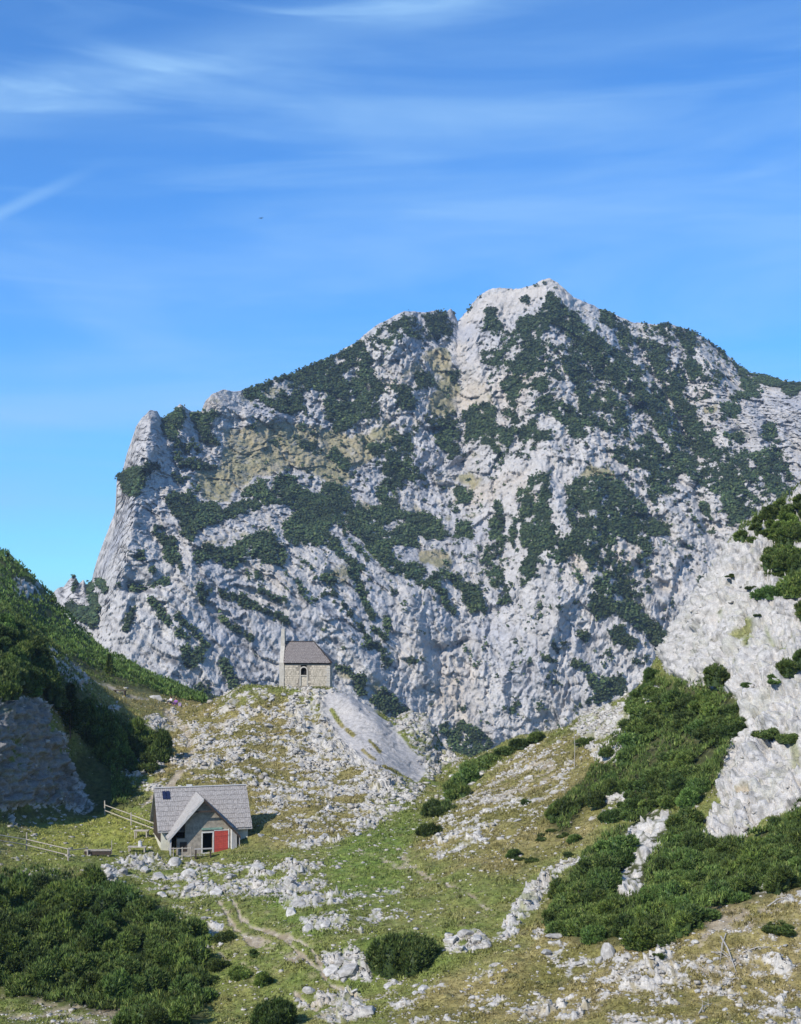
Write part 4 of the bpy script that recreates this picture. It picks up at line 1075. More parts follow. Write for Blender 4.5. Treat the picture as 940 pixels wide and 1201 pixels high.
# ------------------------------------------------------------------ fences and terrace furniture
def fence(name, label, pts, posts, group=None):
    """pts: list of rails, each two (px,py,height); posts: (px, py, height)"""
    base_, _ = hit(*posts[0][:2]); e_ = empty(name, base_, 0, label, 'fence', group)
    foots = []
    for px_, py_, h_ in posts:
        a_, _ = hit(px_, py_); foots.append(a_)
        MB().bar(a_ - base_ - Vector((0, 0, .35)), a_ - base_ + Vector((random.uniform(-.04, .04), 0, h_)), .14, n=7, taper=.85).build('post', M_PLANK, e_)
    for hh in pts:
        for i in range(len(foots) - 1):
            a_ = foots[i] - base_ + Vector((0, -.09, hh)); b2 = foots[i + 1] - base_ + Vector((0, -.09, hh))
            MB().bar(a_, b2 + Vector((0, 0, random.uniform(-.05, .05))), .085, n=7).build('rail', M_PLANK, e_)
fence('rail_fence', 'weathered two-rail fence at the left edge of the green terrace', (.50, .95), ((-20, 990, 1.05), (31, 998, 1.5), (80, 1010, 1.0)))
fence('rail_fence', 'two-rail fence running from the shade down to the left side of the hut', (.45, .95), ((123, 956, 1.35), (154, 968, 1.15), (188, 981, 1.05)))
fence('rail_fence', 'short single-rail fence between the left fence and the dark trough bench', (.6,), ((81, 1006, .7), (103, 1004, .7)))


def table(px_, py_, wpx, hpx, label, cat, name, dark=False, deep=.7):
    a_, _ = hit(px_, py_); k = a_.y / F; W_ = wpx * k; H_ = hpx * k; e_ = empty(name, a_, random.uniform(-.15, .15), label, cat); mt = M_DARKW if dark else M_PLANK
    for q in range(3): MB().box((-W_ / 2, -deep / 2 + q * deep / 3, H_ - .06), (W_ / 2, -deep / 2 + (q + 1) * deep / 3 - .02, H_)).build('board', M_PLANK, e_)
    for sx in (-1, 1):
        for sy in (-1, 1): MB().box((sx * (W_ / 2 - .12) - .05, sy * (deep / 2 - .1) - .05, -.3), (sx * (W_ / 2 - .12) + .05, sy * (deep / 2 - .1) + .05, H_ - .062)).build('leg', mt, e_)
    return e_, a_, H_
table(166, 983, 17, 9, 'grey wooden table beside the hut fence, left of the roof', 'table', 'wooden_table')
_, ta, th_ = table(161, 1000, 21, 7, 'low plank table at the hut corner carrying a white canister', 'table', 'wooden_table')
cn_ = empty('canister', ta + Vector((.25, 0, th_ + .002)), 0, 'white canister standing on the low plank table', 'canister')
MB().bar((0, 0, 0), (0, 0, .42), .36, n=14).build('body', M_WHITE, cn_); MB().bar((0, 0, .422), (0, 0, .5), .14, n=10).build('cap', M_METAL, cn_)
a_, _ = hit(115, 1004); tr = empty('trough_bench', a_, .06, 'dark hollow trough with pale plank edges on the terrace lip', 'trough'); k = a_.y / F
MB().box((-15 * k, -.3, .12), (15 * k, -.24, .45)).box((-15 * k, .24, .12), (15 * k, .3, .45)).build('side_board', M_DARKW, tr); MB().box((-15 * k, -.24, .12), (15 * k, .24, .18)).build('bottom', M_DARKW, tr)
MB().box((-15.5 * k, -.36, .452), (15.5 * k, -.22, .50)).build('edge_plank', M_PLANK, tr); MB().box((-15.5 * k, .22, .452), (15.5 * k, .36, .50)).build('edge_plank', M_PLANK, tr)
for sx in (-1, 1): MB().box((sx * 12 * k - .08, -.28, -.25), (sx * 12 * k + .08, .28, .117)).build('leg', M_PLANK, tr)
a_, _ = hit(131, 1002); po = empty('post', a_, 0, 'thin wooden post standing at the right end of the dark trough', 'post')
MB().bar((0, 0, -.3), (0, 0, 1.15), .07, n=6).build('stake', M_PLANK, po)
a_, _ = hit(141, 814); k = a_.y / F; bn = empty('bench', a_, -.25, 'dark wooden bench on the saddle meadow left of the white boulder', 'bench')
MB().box((-8 * k, -.2, .42), (8 * k, .2, .5)).build('seat', M_DARKW, bn)
for sx in (-1, 1): MB().box((sx * 6 * k - .06, -.18, -.3), (sx * 6 * k + .06, .18, .418)).build('leg', M_DARKW, bn)

# ================================================================== THE CHAPEL
RC_ = 149.3 * S; kc = RC_ / F
zc = P(360, 806.5, RC_)[2]; xc = P(360, 806.5, RC_)[0]
ch = empty('stone_chapel', (xc, RC_, zc), math.radians(-2), 'small stone chapel with bell gable on top of the rocky knoll', 'chapel')
CX, CD, CHh, CR = 26.6 * kc, 4.0, 27.6 * kc, 2.45
wl = MB()
WX0, WX1, WZ0, WZ1, WZB = -7.0 * kc, -.2 * kc, 14.5 * kc, 23.2 * kc, 2.0 * kc       # window bay
# walls as a hollow box; front face split round the window bay
wl.box((-CX, CD - .45, -1.2), (CX, CD, CHh)); wl.box((CX - .45, 0, -1.2), (CX, CD - .45, CHh)); wl.box((-CX, .45, -1.2), (-CX + .45, CD - .45, CHh))
wl.box((-CX, 0, -1.2), (WX0, .45, CHh)); wl.box((WX1, 0, -1.2), (CX - .45, .45, CHh)); wl.box((WX0, .10, -1.2), (WX1, .45, WZ0 - .12)); wl.box((WX0, 0, WZ1 + .30), (WX1, .45, CHh)); wl.box((WX0, 0, -1.2), (WX1, .10, WZB))
wl.build('wall', M_MORT, ch)
# masonry courses, pieces too small to tell apart one by one
ms = MB()
z_ = -.25; row = 0
while z_ < CHh - .2:
    hh = random.uniform(.17, .27); x_ = -CX - random.uniform(0, .2)
    while x_ < CX:
        w_s = random.uniform(.22, .55); xa, xb = max(x_, -CX), min(x_ + w_s - .03, CX)
        if xb - xa > .06 and not (xb > WX0 - .16 and xa < WX1 + .16 and z_ + hh > WZB - .1): ms.box((xa, -random.uniform(.02, .05), z_), (xb, -.002, min(z_ + hh - .03, CHh - .03)))
        x_ += w_s
    yy_ = 0
    while yy_ < CD:
        w_s = random.uniform(.25, .5); ms.box((CX + .002, yy_, z_), (CX + random.uniform(.02, .05), min(yy_ + w_s - .03, CD), min(z_ + hh - .03, CHh - .03))); yy_ += w_s
    z_ += hh
ms.build('masonry', M_CHAP, ch, 'stuff')
for side in (-1, 1):                                          # dressed corner stones at the right corner and the bay jambs
    pass
z_ = -.1; k = 0
while z_ < CHh - .3:
    w_s = .5 if k % 2 else .32; MB().box((CX - w_s, -.075, z_), (CX + .06, -.052, z_ + .27)).build('quoin', M_QUOIN, ch); z_ += .3; k += 1
win = empty('window', (0, 0, 0)); win.parent = ch
arc = [(WX0, WZ1 - .32)] + [((WX0 + WX1) / 2 - (WX1 - WX0) / 2 * math.cos(math.pi * t), WZ1 - .32 + .34 * math.sin(math.pi * t)) for t in np.linspace(0, 1, 11)][1:-1] + [(WX1, WZ1 - .32)]
MB().prism([(WX0, .30, WZ0 - .1), (WX1, .30, WZ0 - .1)] + [(x, .30, z) for x, z in arc[::-1]], (0, .06, 0)).build('pane', M_INNER, win)
fr = MB(); fr.box((WX0 - .14, -.07, WZB), (WX0 - .002, .09, WZ1 - .32)).box((WX1 + .002, -.07, WZB), (WX1 + .14, .09, WZ1 - .32)).box((WX0, -.055, WZ0 - .12), (WX1, .098, WZ0))
for i in range(10):
    (xa, za), (xb, zb) = arc[i], arc[i + 1]; cx2 = (WX0 + WX1) / 2; cz2 = WZ1 - .32
    o1 = Vector((xa - cx2, 0, za - cz2)); o2 = Vector((xb - cx2, 0, zb - cz2)); e1 = o1 * 1.38; e2 = o2 * 1.38
    fr.prism([(xa, -.07, za), (xb, -.07, zb), (cx2 + e2.x, -.07, cz2 + e2.z), (cx2 + e1.x, -.07, cz2 + e1.z)], (0, .16, 0))
fr.build('frame', M_QUOIN, win)
MB().box((WX0, .05, WZB + .002), (WX1, .098, WZ0 - .122)).build('niche_panel', M_CHAP, ch)
MB().box((-CX - .02, -.14, CHh), (CX + .14, -.005, CHh + .12)).box((CX + .003, -.1, CHh), (CX + .14, CD + .1, CHh + .12)).build('eaves_board', M_DARKW, ch)
rz = CHh + .1; ov = .28; rx_ = 6.5 * kc; lx = -CX + .35
A_, B_, C2, D_ = Vector((-CX - .05, -ov, rz)), Vector((CX + ov, -ov, rz)), Vector((CX + ov, CD + ov, rz)), Vector((-CX - .05, CD + ov, rz))
E_, G_ = Vector((-CX - .05, CD / 2, rz + CR)), Vector((rx_, CD / 2, rz + CR))
rb_ = MB(); rb_.add([A_, B_, C2, D_, E_, G_], [(0, 1, 5, 4), (1, 2, 5), (2, 3, 4, 5), (0, 3, 2, 1), (0, 4, 3)]); cro = rb_.build('roof', M_DARKW, ch)
M_SH2 = plain_mat('old_larch_shingles', (.27, .24, .225), (.13, .115, .11), scale=3, stretch=(3, 3, .7), bump=.3)
dwn = (A_ - E_); Ld = math.hypot(CD / 2 + ov, CR)
dvec = Vector((0, -(CD / 2 + ov), -CR))
shingle_plane('shingles', cro, E_, (1, 0, 0), dvec, 2 * CX + .05 + ov, Ld, 15, 26, M_SH2, lambda a, b: (-CX - .05 + a) < rx_ + (CX + ov - rx_) * (b / Ld) - .05)
hv = B_.lerp(C2, .5) - G_; Lh = hv.length
shingle_plane('shingles', cro, G_ - Vector((0, CD / 2 + ov, 0)), (0, 1, 0), hv, CD + 2 * ov, Lh, 14, 20, M_SH2, lambda a, b: abs(a - (CD / 2 + ov)) < (CD / 2 + ov) * (b / Lh) - .08)
MB().bar(E_ + Vector((0, 0, .05)), G_ + Vector((0, 0, .05)), .14, .1).bar(G_ + Vector((0, 0, .03)), B_ + Vector((0, 0, .06)), .10).build('ridge_cap', M_DARKW, ch)
# bell gable: a wall across the west end, seen on edge, narrowing to the belfry
gx0, gx1 = -32.2 * kc, -26.6 * kc - .002
bg_ = MB(); topz = 68.2 * kc
def slab(y0, y1, za, zb, x0=gx0, x1=gx1): bg_.box((x0, y0, za), (x1, y1, zb))
slab(-.12, CD + .12, -1.2, CHh + .1)
bg_.prism([(gx0, -.12, CHh + .1), (gx0, CD + .12, CHh + .1), (gx0, CD / 2 + .75, CHh + 2.1), (gx0, CD / 2 - .75, CHh + 2.1)], (gx1 - gx0 - .08, 0, 0))
slab(CD / 2 - .75, CD / 2 - .35, CHh + 2.1, topz - .9, gx0 + .01, gx1 - .1); slab(CD / 2 + .35, CD / 2 + .75, CHh + 2.1, topz - .9, gx0 + .01, gx1 - .1)
slab(CD / 2 - .7, CD / 2 + .7, topz - .9, topz - .35, gx0 + .02, gx1 - .12); slab(CD / 2 - .45, CD / 2 + .45, topz - .35, topz, gx0 + .03, gx1 - .14)
bg_.build('bell_gable', M_QUOIN, ch)
bl = MB(); bl.bar((-30 * kc, CD / 2, topz - 1.5), (-30 * kc, CD / 2, topz - 1.15), .42, n=12, taper=.5); bl.build('bell', M_METAL, ch)
cr = MB(); cr.bar((-31 * kc, CD / 2, topz), (-31 * kc, CD / 2, topz + .75), .05).box((-31 * kc - .03, CD / 2 - .2, topz + .45), (-31 * kc + .03, CD / 2 + .2, topz + .51)); cr.build('cross', M_METAL, ch)

# ================================================================== THE TWO HIKERS
M_SKIN = plain_mat('skin', (.50, .30, .21), bump=0, rough=.6); M_HAIR = plain_mat('dark_hair', (.03, .02, .015), bump=0)


def skin_tree(name, V0, E0, R0, mat, parent, lv=1):
    me_ = bpy.data.meshes.new(name); me_.from_pydata(V0, E0, []); me_.materials.append(mat)
    o = link(name, me_, parent)
    m1 = o.modifiers.new('Skin', 'SKIN'); m1.use_smooth_shade = True
    for d_, r_ in zip(me_.skin_vertices[0].data, R0): d_.radius = (r_, r_)
    me_.skin_vertices[0].data[0].use_root = True
    m2 = o.modifiers.new('Sub', 'SUBSURF'); m2.levels = m2.render_levels = lv
    return o


def seated(px_, py_, rz, label, shirt, trousers, hatc=None):
    a_, _ = hit(px_, py_); e_ = empty('person', a_, rz, label, 'person', 'hikers sitting on the saddle meadow')
    J = dict(pel=(0, 0, .12), sp=(0, .05, .35), chest=(0, .04, .56), neck=(0, .02, .72), head=(0, -.02, .84), crown=(0, -.01, .93))
    nm = list(J); Vv = [J[k_] for k_ in nm]; Rr = [.15, .13, .155, .06, .095, .08]; Ee = [(i, i + 1) for i in range(5)]
    for s_ in (-1, 1):
        b = len(Vv)
        Vv += [(s_ * .20, .03, .62), (s_ * .25, -.12, .40), (s_ * .14, -.32, .42), (s_ * .12, -.39, .42)]; Rr += [.06, .045, .035, .03]; Ee += [(2, b), (b, b + 1), (b + 1, b + 2), (b + 2, b + 3)]
        for q in range(5):                                  # five fingers
            f0 = len(Vv); Vv += [(s_ * (.09 + q * .018), -.44 - .012 * (2 - abs(q - 2)), .42 - .01 * q)]; Rr += [.009]; Ee += [(b + 3, f0)]
        c = len(Vv)
        Vv += [(s_ * .12, -.05, .13), (s_ * .15, -.42, .40), (s_ * .14, -.60, .06), (s_ * .14, -.78, .05)]; Rr += [.10, .065, .045, .04]; Ee += [(0, c), (c, c + 1), (c + 1, c + 2), (c + 2, c + 3)]
    skin_tree('body', Vv, Ee, Rr, M_SKIN, e_, 1)
    ms_, mt_ = plain_mat('shirt', shirt, bump=0), plain_mat('trousers', trousers, bump=0)
    skin_tree('jacket', [(0, 0, .17), (0, .05, .35), (0, .04, .58), (0, .02, .68), (-.20, .03, .62), (-.25, -.12, .40), (-.16, -.28, .42), (.20, .03, .62), (.25, -.12, .40), (.16, -.28, .42)],
              [(0, 1), (1, 2), (2, 3), (2, 4), (4, 5), (5, 6), (2, 7), (7, 8), (8, 9)], [.17, .15, .175, .08, .08, .062, .05, .08, .062, .05], ms_, e_)
    skin_tree('trousers', [(0, 0, .12), (-.12, -.05, .13), (-.15, -.42, .40), (-.14, -.57, .10), (.12, -.05, .13), (.15, -.42, .40), (.14, -.57, .10)], [(0, 1), (1, 2), (2, 3), (0, 4), (4, 5), (5, 6)], [.165, .115, .08, .06, .115, .08, .06], mt_, e_)
    skin_tree('hair', [(0, .02, .84), (0, .01, .94), (0, .06, .78)], [(0, 1), (0, 2)], [.105, .09, .07], M_HAIR, e_)
    skin_tree('nose', [(0, -.115, .845), (0, -.13, .83)], [(0, 1)], [.014, .016], M_SKIN, e_)
seated(200.5, 825.5, -.6, 'person in a white top sitting on the meadow, left of the one in purple', (.75, .72, .74), (.10, .10, .14))
seated(206.5, 827.5, -.4, 'person in a purple jacket sitting on the meadow beside a person in white', (.30, .12, .42), (.16, .08, .22))
a_, _ = hit(211, 829); bp_ = empty('backpack', a_, .3, 'lilac backpack standing on the meadow right of the two hikers', 'backpack')
M_PACK = plain_mat('lilac_fabric', (.50, .38, .62), bump=0)
MB().prism([(-.17, -.12, 0), (.17, -.12, 0), (.17, .12, 0), (-.17, .12, 0)], (0, .02, .42)).box((-.12, -.2, .04), (.12, -.122, .24)).build('body', M_PACK, bp_)
MB().prism([(-.16, -.09, .43), (.16, -.09, .43), (.16, .13, .43), (-.16, .13, .43)], (0, 0, .09)).build('lid', M_PACK, bp_)

# ================================================================== THE BIRD
bd = ray(306.3, 255.8); bl_ = bd * (200 / bd.y)
bi = empty('bird', bl_, math.radians(60), 'small black bird gliding in the blue sky left of the summit', 'bird')
M_FEA = plain_mat('black_feathers', (.012, .013, .018), bump=0)
skin_tree('body', [(-.16, 0, 0), (-.05, 0, .01), (.08, 0, .01), (.17, 0, .03), (.24, 0, .02)], [(0, 1), (1, 2), (2, 3), (3, 4)], [.03, .065, .06, .04, .012], M_FEA, bi)
for s_ in (-1, 1):
    w2 = MB(); w2.prism([(.08, s_ * .04, .02), (.10, s_ * .22, .07), (.03, s_ * .45, .05), (-.05, s_ * .40, .045), (-.08, s_ * .20, .05), (-.07, s_ * .04, .02)], (0, 0, .012)); w2.build('wing', M_FEA, bi)
MB().prism([(-.14, -.03, 0), (-.14, .03, 0), (-.33, .07, 0), (-.33, -.07, 0)], (0, 0, .012)).build('tail', M_FEA, bi)
# ================================================================== VEGETATION
def shoots(pts, dirs, ln, wd, nb, colf, seed):
    """nb upright needle blades per shoot, as loose triangles"""
    r = np.random.default_rng(seed)
    n = len(pts)
    d = dirs[:, None] + r.normal(0, .36, (n, nb, 3)); d /= np.linalg.norm(d, axis=-1, keepdims=True)
    s = np.cross(d, r.normal(0, 1, (n, nb, 3))); s /= np.maximum(np.linalg.norm(s, axis=-1, keepdims=True), 1e-6)
    l = ln * r.uniform(.6, 1.25, (n, nb, 1)); b = pts[:, None] + 0 * d
    Vv = np.stack([b - s * wd, b + s * wd, b + d * l + s * wd * .1], 2).reshape(-1, 3)
    c = np.repeat(np.repeat(colf(n, r)[:, None], nb, 1) * r.uniform(.75, 1.3, (n, nb, 1)), 3, 1).reshape(-1, 3)
    return Vv, c


G_A, G_B, G_C = np.array((.040, .066, .016)), np.array((.110, .155, .034)), np.array((.185, .21, .06))


def pine_cols(n, r, mix=.5):
    t = r.random((n, 1)); u_ = (r.random((n, 1)) < .10)
    return lerp(lerp(G_A, G_B, t ** 1.3 * mix * 2), G_C, u_ * .8)


def make_bush(seed, nl, ns, ln, hgt=.8, mix=.5, ragged=.25, colf=None):
    r = np.random.default_rng(seed)
    a = r.uniform(0, 2 * math.pi, nl); q = np.sqrt(r.random(nl)) * .72
    ctr = np.stack([q * np.cos(a), q * np.sin(a), np.zeros(nl)], -1)
    rl = r.uniform(.26, .46, nl) * (1.1 - .35 * q); top = hgt * (1 - .55 * q ** 2) * r.uniform(1 - ragged, 1 + ragged, nl)
    ctr[:, 2] = np.maximum(top - rl, rl * .2)
    li = r.integers(0, nl, ns)
    v = r.normal(0, 1, (ns, 3)); v[:, 2] = np.abs(v[:, 2]) * .9 - .25; v /= np.linalg.norm(v, axis=1, keepdims=True)
    rr_ = r.uniform(.72, 1.05, (ns, 1))
    p = ctr[li] + v * rl[li][:, None] * rr_
    # skirts reaching down to the ground
    sk_ = r.random(ns) < .3
    p[sk_, 2] *= r.random(sk_.sum())
    p[:, 2] = np.maximum(p[:, 2], -.05)
    dr = v * .7 + np.array([0, 0, .75]); dr /= np.linalg.norm(dr, axis=1, keepdims=True)
    cf = colf or (lambda n, rg: pine_cols(n, rg, mix) * (0.8 + .45 * r.random(nl)[li])[:, None])
    V1, c1 = shoots(p, dr, ln, ln * .16, 5, cf, seed + 1)
    F1_ = np.arange(len(V1)).reshape(-1, 3)
    # dense inner foliage so that little light passes
    VV, CC, FF = [V1], [c1], [F1_]
    base_i = len(V1)
    nu, nvv = 8, 5
    for k in range(nl):
        th_ = np.linspace(0, 2 * math.pi, nu, endpoint=False); ph = np.linspace(.12, math.pi * .62, nvv)
        g_ = np.stack([np.outer(np.sin(ph), np.cos(th_)), np.outer(np.sin(ph), np.sin(th_)), np.outer(np.cos(ph), np.ones(nu))], -1)
        g_ = ctr[k] + g_ * rl[k] * .80 * r.uniform(.85, 1.1, (nvv, nu, 1)); g_[-1, :, 2] = -.12
        i = np.arange(nvv * nu).reshape(nvv, nu) + base_i
        j = np.roll(i, -1, 1)
        f = np.concatenate([np.stack([i[:-1], i[1:], j[1:]], -1).reshape(-1, 3), np.stack([i[:-1], j[1:], j[:-1]], -1).reshape(-1, 3)])
        capf = np.array([[i[0, 0], i[0, m], i[0, m + 1]] for m in range(1, nu - 1)])
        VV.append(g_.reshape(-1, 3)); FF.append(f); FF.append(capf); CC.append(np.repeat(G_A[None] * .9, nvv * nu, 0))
        base_i += nvv * nu
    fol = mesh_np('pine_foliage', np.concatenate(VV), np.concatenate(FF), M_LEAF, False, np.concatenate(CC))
    st = MB()
    for k in range(min(nl, 7)):
        e_ = ctr[k]; st.bar((0, 0, -.1), (e_[0] * .6, e_[1] * .6, e_[2] * .4), .05, n=5, taper=.8); st.bar((e_[0] * .6, e_[1] * .6, e_[2] * .4), (e_[0], e_[1], e_[2] + rl[k] * .9), .04, n=5, taper=.4)
    sm_ = bpy.data.meshes.new('pine_stem'); sm_.from_pydata(st.v, [], st.f); sm_.materials.append(M_BARK)
    return fol, sm_


BUSH = [make_bush(11, 11, 2100, .18, ragged=.45), make_bush(12, 9, 2000, .19, .95, ragged=.5), make_bush(13, 14, 2400, .17, .7, ragged=.5), make_bush(14, 8, 1700, .20, .85, .75, .4), make_bush(15, 12, 2100, .18, .6, .25, .4)]
BIG = [make_bush(21, 22, 6500, .10, .78, .45, .12), make_bush(22, 16, 4500, .12, .75, .55, .2)]
LIGHT = [make_bush(31, 9, 1400, .17, .8, 1.0)]
def spruce_cols(n, r): return pine_cols(n, r, .35) * .8
nbush = 0


def bush(px_, py_, w, label, group, kind=None, hs=1.0, sink=.12, cat='dwarf pine', name='dwarf_pine'):
    """w: width in photograph pixels; its foot is at (px_, py_)"""
    global nbush
    loc, nrm = hit(px_, py_)
    if loc is None: return None
    wr = w * loc.y / F / 2
    fol, stem = random.choice(kind or BUSH)
    e_ = empty(name, loc - Vector((0, 0, sink * wr)), random.uniform(0, 6.28), label, cat, group)
    for nm, m_e in (('foliage', fol), ('stems', stem)):
        c_ = link(nm, m_e, e_)
        c_.scale = (wr * random.uniform(.93, 1.1), wr * random.uniform(.93, 1.1), wr * hs * random.uniform(.85, 1.15))
    nbush += 1
    return e_


def thicket(poly, n, w0, w1, words, group, kind=None, hs=1.0, holes=(), gaps=0, xw=('left', 'middle', 'right'), yw=('upper', 'middle', 'lower')):
    a = np.array(poly, float); x0, y0 = a.min(0); x1, y1 = a.max(0)
    mk = poly_mask(poly)
    for h_ in holes: mk = mk * (1 - poly_mask(h_))
    got = []; tries = 0
    dmin = w0 * .62
    while len(got) < n and tries < n * 300:
        tries += 1
        x = random.uniform(x0, x1); y = random.uniform(y0, y1)
        if mk[int(min(max(y - Y0, 0), CH - 1)), int(min(max(x - X0, 0), CW - 1))] < .5: continue
        if gaps and float(pnoise(np.array([(x * .7 + y * .7) / 34.]), np.array([(y * .7 - x * .7) / 90.]), np.array([.5]))[0]) < -gaps: continue
        w = random.uniform(w0, w1)
        if any((x - gx) ** 2 + ((y - gy) * 1.5) ** 2 < (dmin * (1 - .5 * tries / (n * 300))) ** 2 for gx, gy, gw in got): continue
        got.append((x, y, w))
    got.sort(key=lambda t: t[1])
    for x, y, w in got:
        fx, fy = (x - x0) / max(x1 - x0, 1), (y - y0) / max(y1 - y0, 1)
        pos = '%s %s' % (yw[min(int(fy * 3), 2)], xw[min(int(fx * 3), 2)])
        if pos == 'middle middle': pos = 'central'
        size = 'small' if w < w0 + .33 * (w1 - w0) else ('large' if w > w0 + .7 * (w1 - w0) else 'mid-sized')
        bush(x, y + w * .18, w * 1.2, '%s %s, %s part of %s' % (size, words[0], pos, words[1]), group, kind, hs * 1.2)


# lower left thicket
thicket([(-25,1035),(27,1030),(75,1036),(122,1042),(153,1060),(190,1078),(222,1096),(236,1130),(235,1160),(225,1192),(180,1205),(150,1190),(110,1172),(60,1160),(-25,1148)], 74, 30, 48,
        ('dark green dwarf pine', 'the lower left thicket'), 'dwarf pines of the lower left thicket', BUSH)
bush(70, 1104, 54, 'yellow green broad-leaved shrub standing out among the dark pines at lower left', None, LIGHT, 1.6, cat='shrub', name='leafy_shrub')
for x, y, w, t in ((262,1104,26,'small dark dwarf pine beside the bare soil left of the path'), (297,1122,17,'tiny dwarf pine below the worn path, right of the bare soil'), (258,1136,28,'spreading dwarf pine at the right edge of the lower left thicket'), (284,1146,32,'low round dwarf pine on grass below the path'),
                   (312,1154,26,'round dwarf pine touching a lower neighbour, just left of the path'), (247,1154,22,'small dwarf pine on grass between the thicket and its neighbours'), (232,1118,26,'dark dwarf pine by a pale rock left of the path'), (198,1148,34,'dwarf pine bulging from the thicket towards the grass')):
    bush(x, y, w, t, 'single dwarf pines beside the path')
bush(323, 1203, 62, 'large dark dwarf pine cut by the bottom edge, left of the path end', 'single dwarf pines beside the path', BIG[1:], 1.3)
bush(474, 1133, 86, 'big round dark green dwarf pine standing alone in the valley bottom', None, BIG[:1], 1.15)
# right hand side
thicket([(757,800),(785,808),(805,820),(835,828),(862,824),(874,834),(860,862),(850,885),(838,918),(815,942),(777,948),(740,945),(712,928),(738,905),(746,860),(742,840)], 44, 26, 42,
        ('dark green dwarf pine', 'the thicket under the bright cliff'), 'dwarf pines of the thicket below the bright cliff', BUSH, .72, gaps=.2)
thicket([(712,905),(735,885),(745,950),(720,958),(700,945),(680,955),(660,965),(648,958),(665,935)], 14, 18, 28, ('ragged dwarf pine', 'the right slope scrub'), 'scrub on the grassy right slope', BUSH)
thicket([(600,1000),(640,968),(700,965),(690,985),(650,1010),(615,1012)], 8, 12, 22, ('low olive dwarf pine', 'the scrub above the rock rib'), 'sparse scrub above the pale rock rib', BUSH[3:], .6)
thicket([(655,1075),(668,1042),(700,1012),(732,985),(770,948),(800,960),(825,985),(860,992),(895,985),(930,955),(965,950),(965,1032),(915,1040),(890,1036),(850,1060),(815,1085),(785,1098),(735,1096),(685,1100),(660,1085)], 80, 30, 46,
        ('dark green dwarf pine', 'the lower right thicket'), 'dwarf pines of the lower right thicket', BUSH, .78,
        holes=[((776,935),(795,955),(796,1000),(776,1025),(766,1050),(762,1085),(728,1085),(710,1050),(716,1015),(730,1000),(732,975),(750,950)), ((835,975),(862,985),(850,1003),(830,990))])
thicket([(862,630),(880,617),(905,603),(930,586),(960,563),(960,620),(930,622),(905,630),(885,634),(870,636)], 17, 20, 32, ('yellowish green dwarf pine', 'the bright cliff top'), 'dwarf pines on top of the bright cliff', BUSH[3:4], .7)
thicket([(908,640),(935,620),(960,610),(960,735),(930,722),(905,690),(912,662)], 12, 28, 40, ('deep green dwarf pine', 'the clump on the right cliff edge'), 'dwarf pines hanging over the right cliff edge', BUSH, .9)
for x, y, w, t, h_ in ((846,800,38,'round dark dwarf pine growing alone on the bright cliff',1.1), (877,804,19,'small dwarf pine on the bright cliff right of the round one',.8), (905,800,20,'narrow dwarf pine at the left end of the ledge scrub on the cliff',1), (925,790,34,'dwarf pine on the ledge at the right edge of the cliff',1), (944,782,34,'uppermost dwarf pine of the ledge at the right edge of the cliff',1),
                       (900,862,34,'sprawling olive dwarf pine on the lower cliff ledge, left half',.7), (922,868,32,'sprawling dark dwarf pine on the lower cliff ledge, right half',.7), (882,690,16,'little dry tuft of pine on the upper bright cliff',.8), (857,676,13,'tiny pine tuft near the upper left edge of the bright cliff',.6), (888,722,10,'smallest pine tuft in the middle of the bright cliff',.7),
                       (916,1090,42,'bright green low dwarf pine on the bare slope at lower right',.7), (688,872,28,'dwarf pine by the pale rocks near the right slope crest',1), (711,884,20,'small dwarf pine just right of another by the pale rocks',1), (504,978,34,'dwarf pine at the foot of the crest row, lowest of the row',1.2),
                       (518,954,40,'dwarf pine second from below in the row along the green crest',1.1), (533,938,36,'dwarf pine third from below in the row along the green crest',1.1), (547,920,40,'dwarf pine in the middle of the row along the green crest',1.1), (561,904,42,'dwarf pine in the upper row along the green crest beside the far grove',1.1),
                       (580,890,38,'flat dwarf pine on the crest, just above the row bend',.7), (598,881,36,'flat dwarf pine on the crest above the grassy slope',.65), (616,874,34,'flat dwarf pine in the line on the crest, second from its right end',.6), (634,867,30,'last flat dwarf pine at the right end of the crest line',.6),
                       (695,830,22,'dwarf pine on the crest line left of the rocky notch',.7), (712,824,24,'dwarf pine on the crest line in the middle of the rocky notch',.7), (730,816,24,'dwarf pine on the crest line right of the rocky notch',.7), (768,795,26,'dwarf pine in the corner where the bright cliff begins',1.2), (762,812,28,'dwarf pine just below the corner of the bright cliff',1.2), (618,942,14,'olive pine tuft in the middle of the stony right slope',.7), (668,1005,18,'olive pine tuft beside the upper end of the pale rock rib',.6), (775,1122,18,'low dwarf pine beside the standing white rock at lower right',.5)):
    bush(x, y, w, t, None if 'alone' in t else 'scattered dwarf pines of the right slope', BUSH, h_)
# the left slope above the shaded cliff
thicket([(-20,722),(20,738),(40,762),(52,785),(70,812),(100,832),(140,852),(165,862),(186,876),(188,888),(170,900),(146,900),(122,888),(104,868),(80,838),(60,818),(20,812),(-20,812)], 60, 20, 32,
        ('dark green mountain pine', 'the wood above the shaded cliff'), 'mountain pines on the left slope', BUSH, .95)
thicket([(100,835),(150,850),(190,878),(186,892),(150,902),(112,880)], 7, 28, 38, ('tall green mountain pine', 'the clump left of the knoll path'), 'tall mountain pines left of the knoll path', BUSH, 1.25)
thicket([(-15,770),(30,775),(55,800),(40,812),(-15,812)], 6, 30, 40, ('big light green mountain pine', 'the rim above the shaded cliff'), 'big mountain pines on the rim above the shaded cliff', BUSH, 1.1)
print('bushes', nbush)


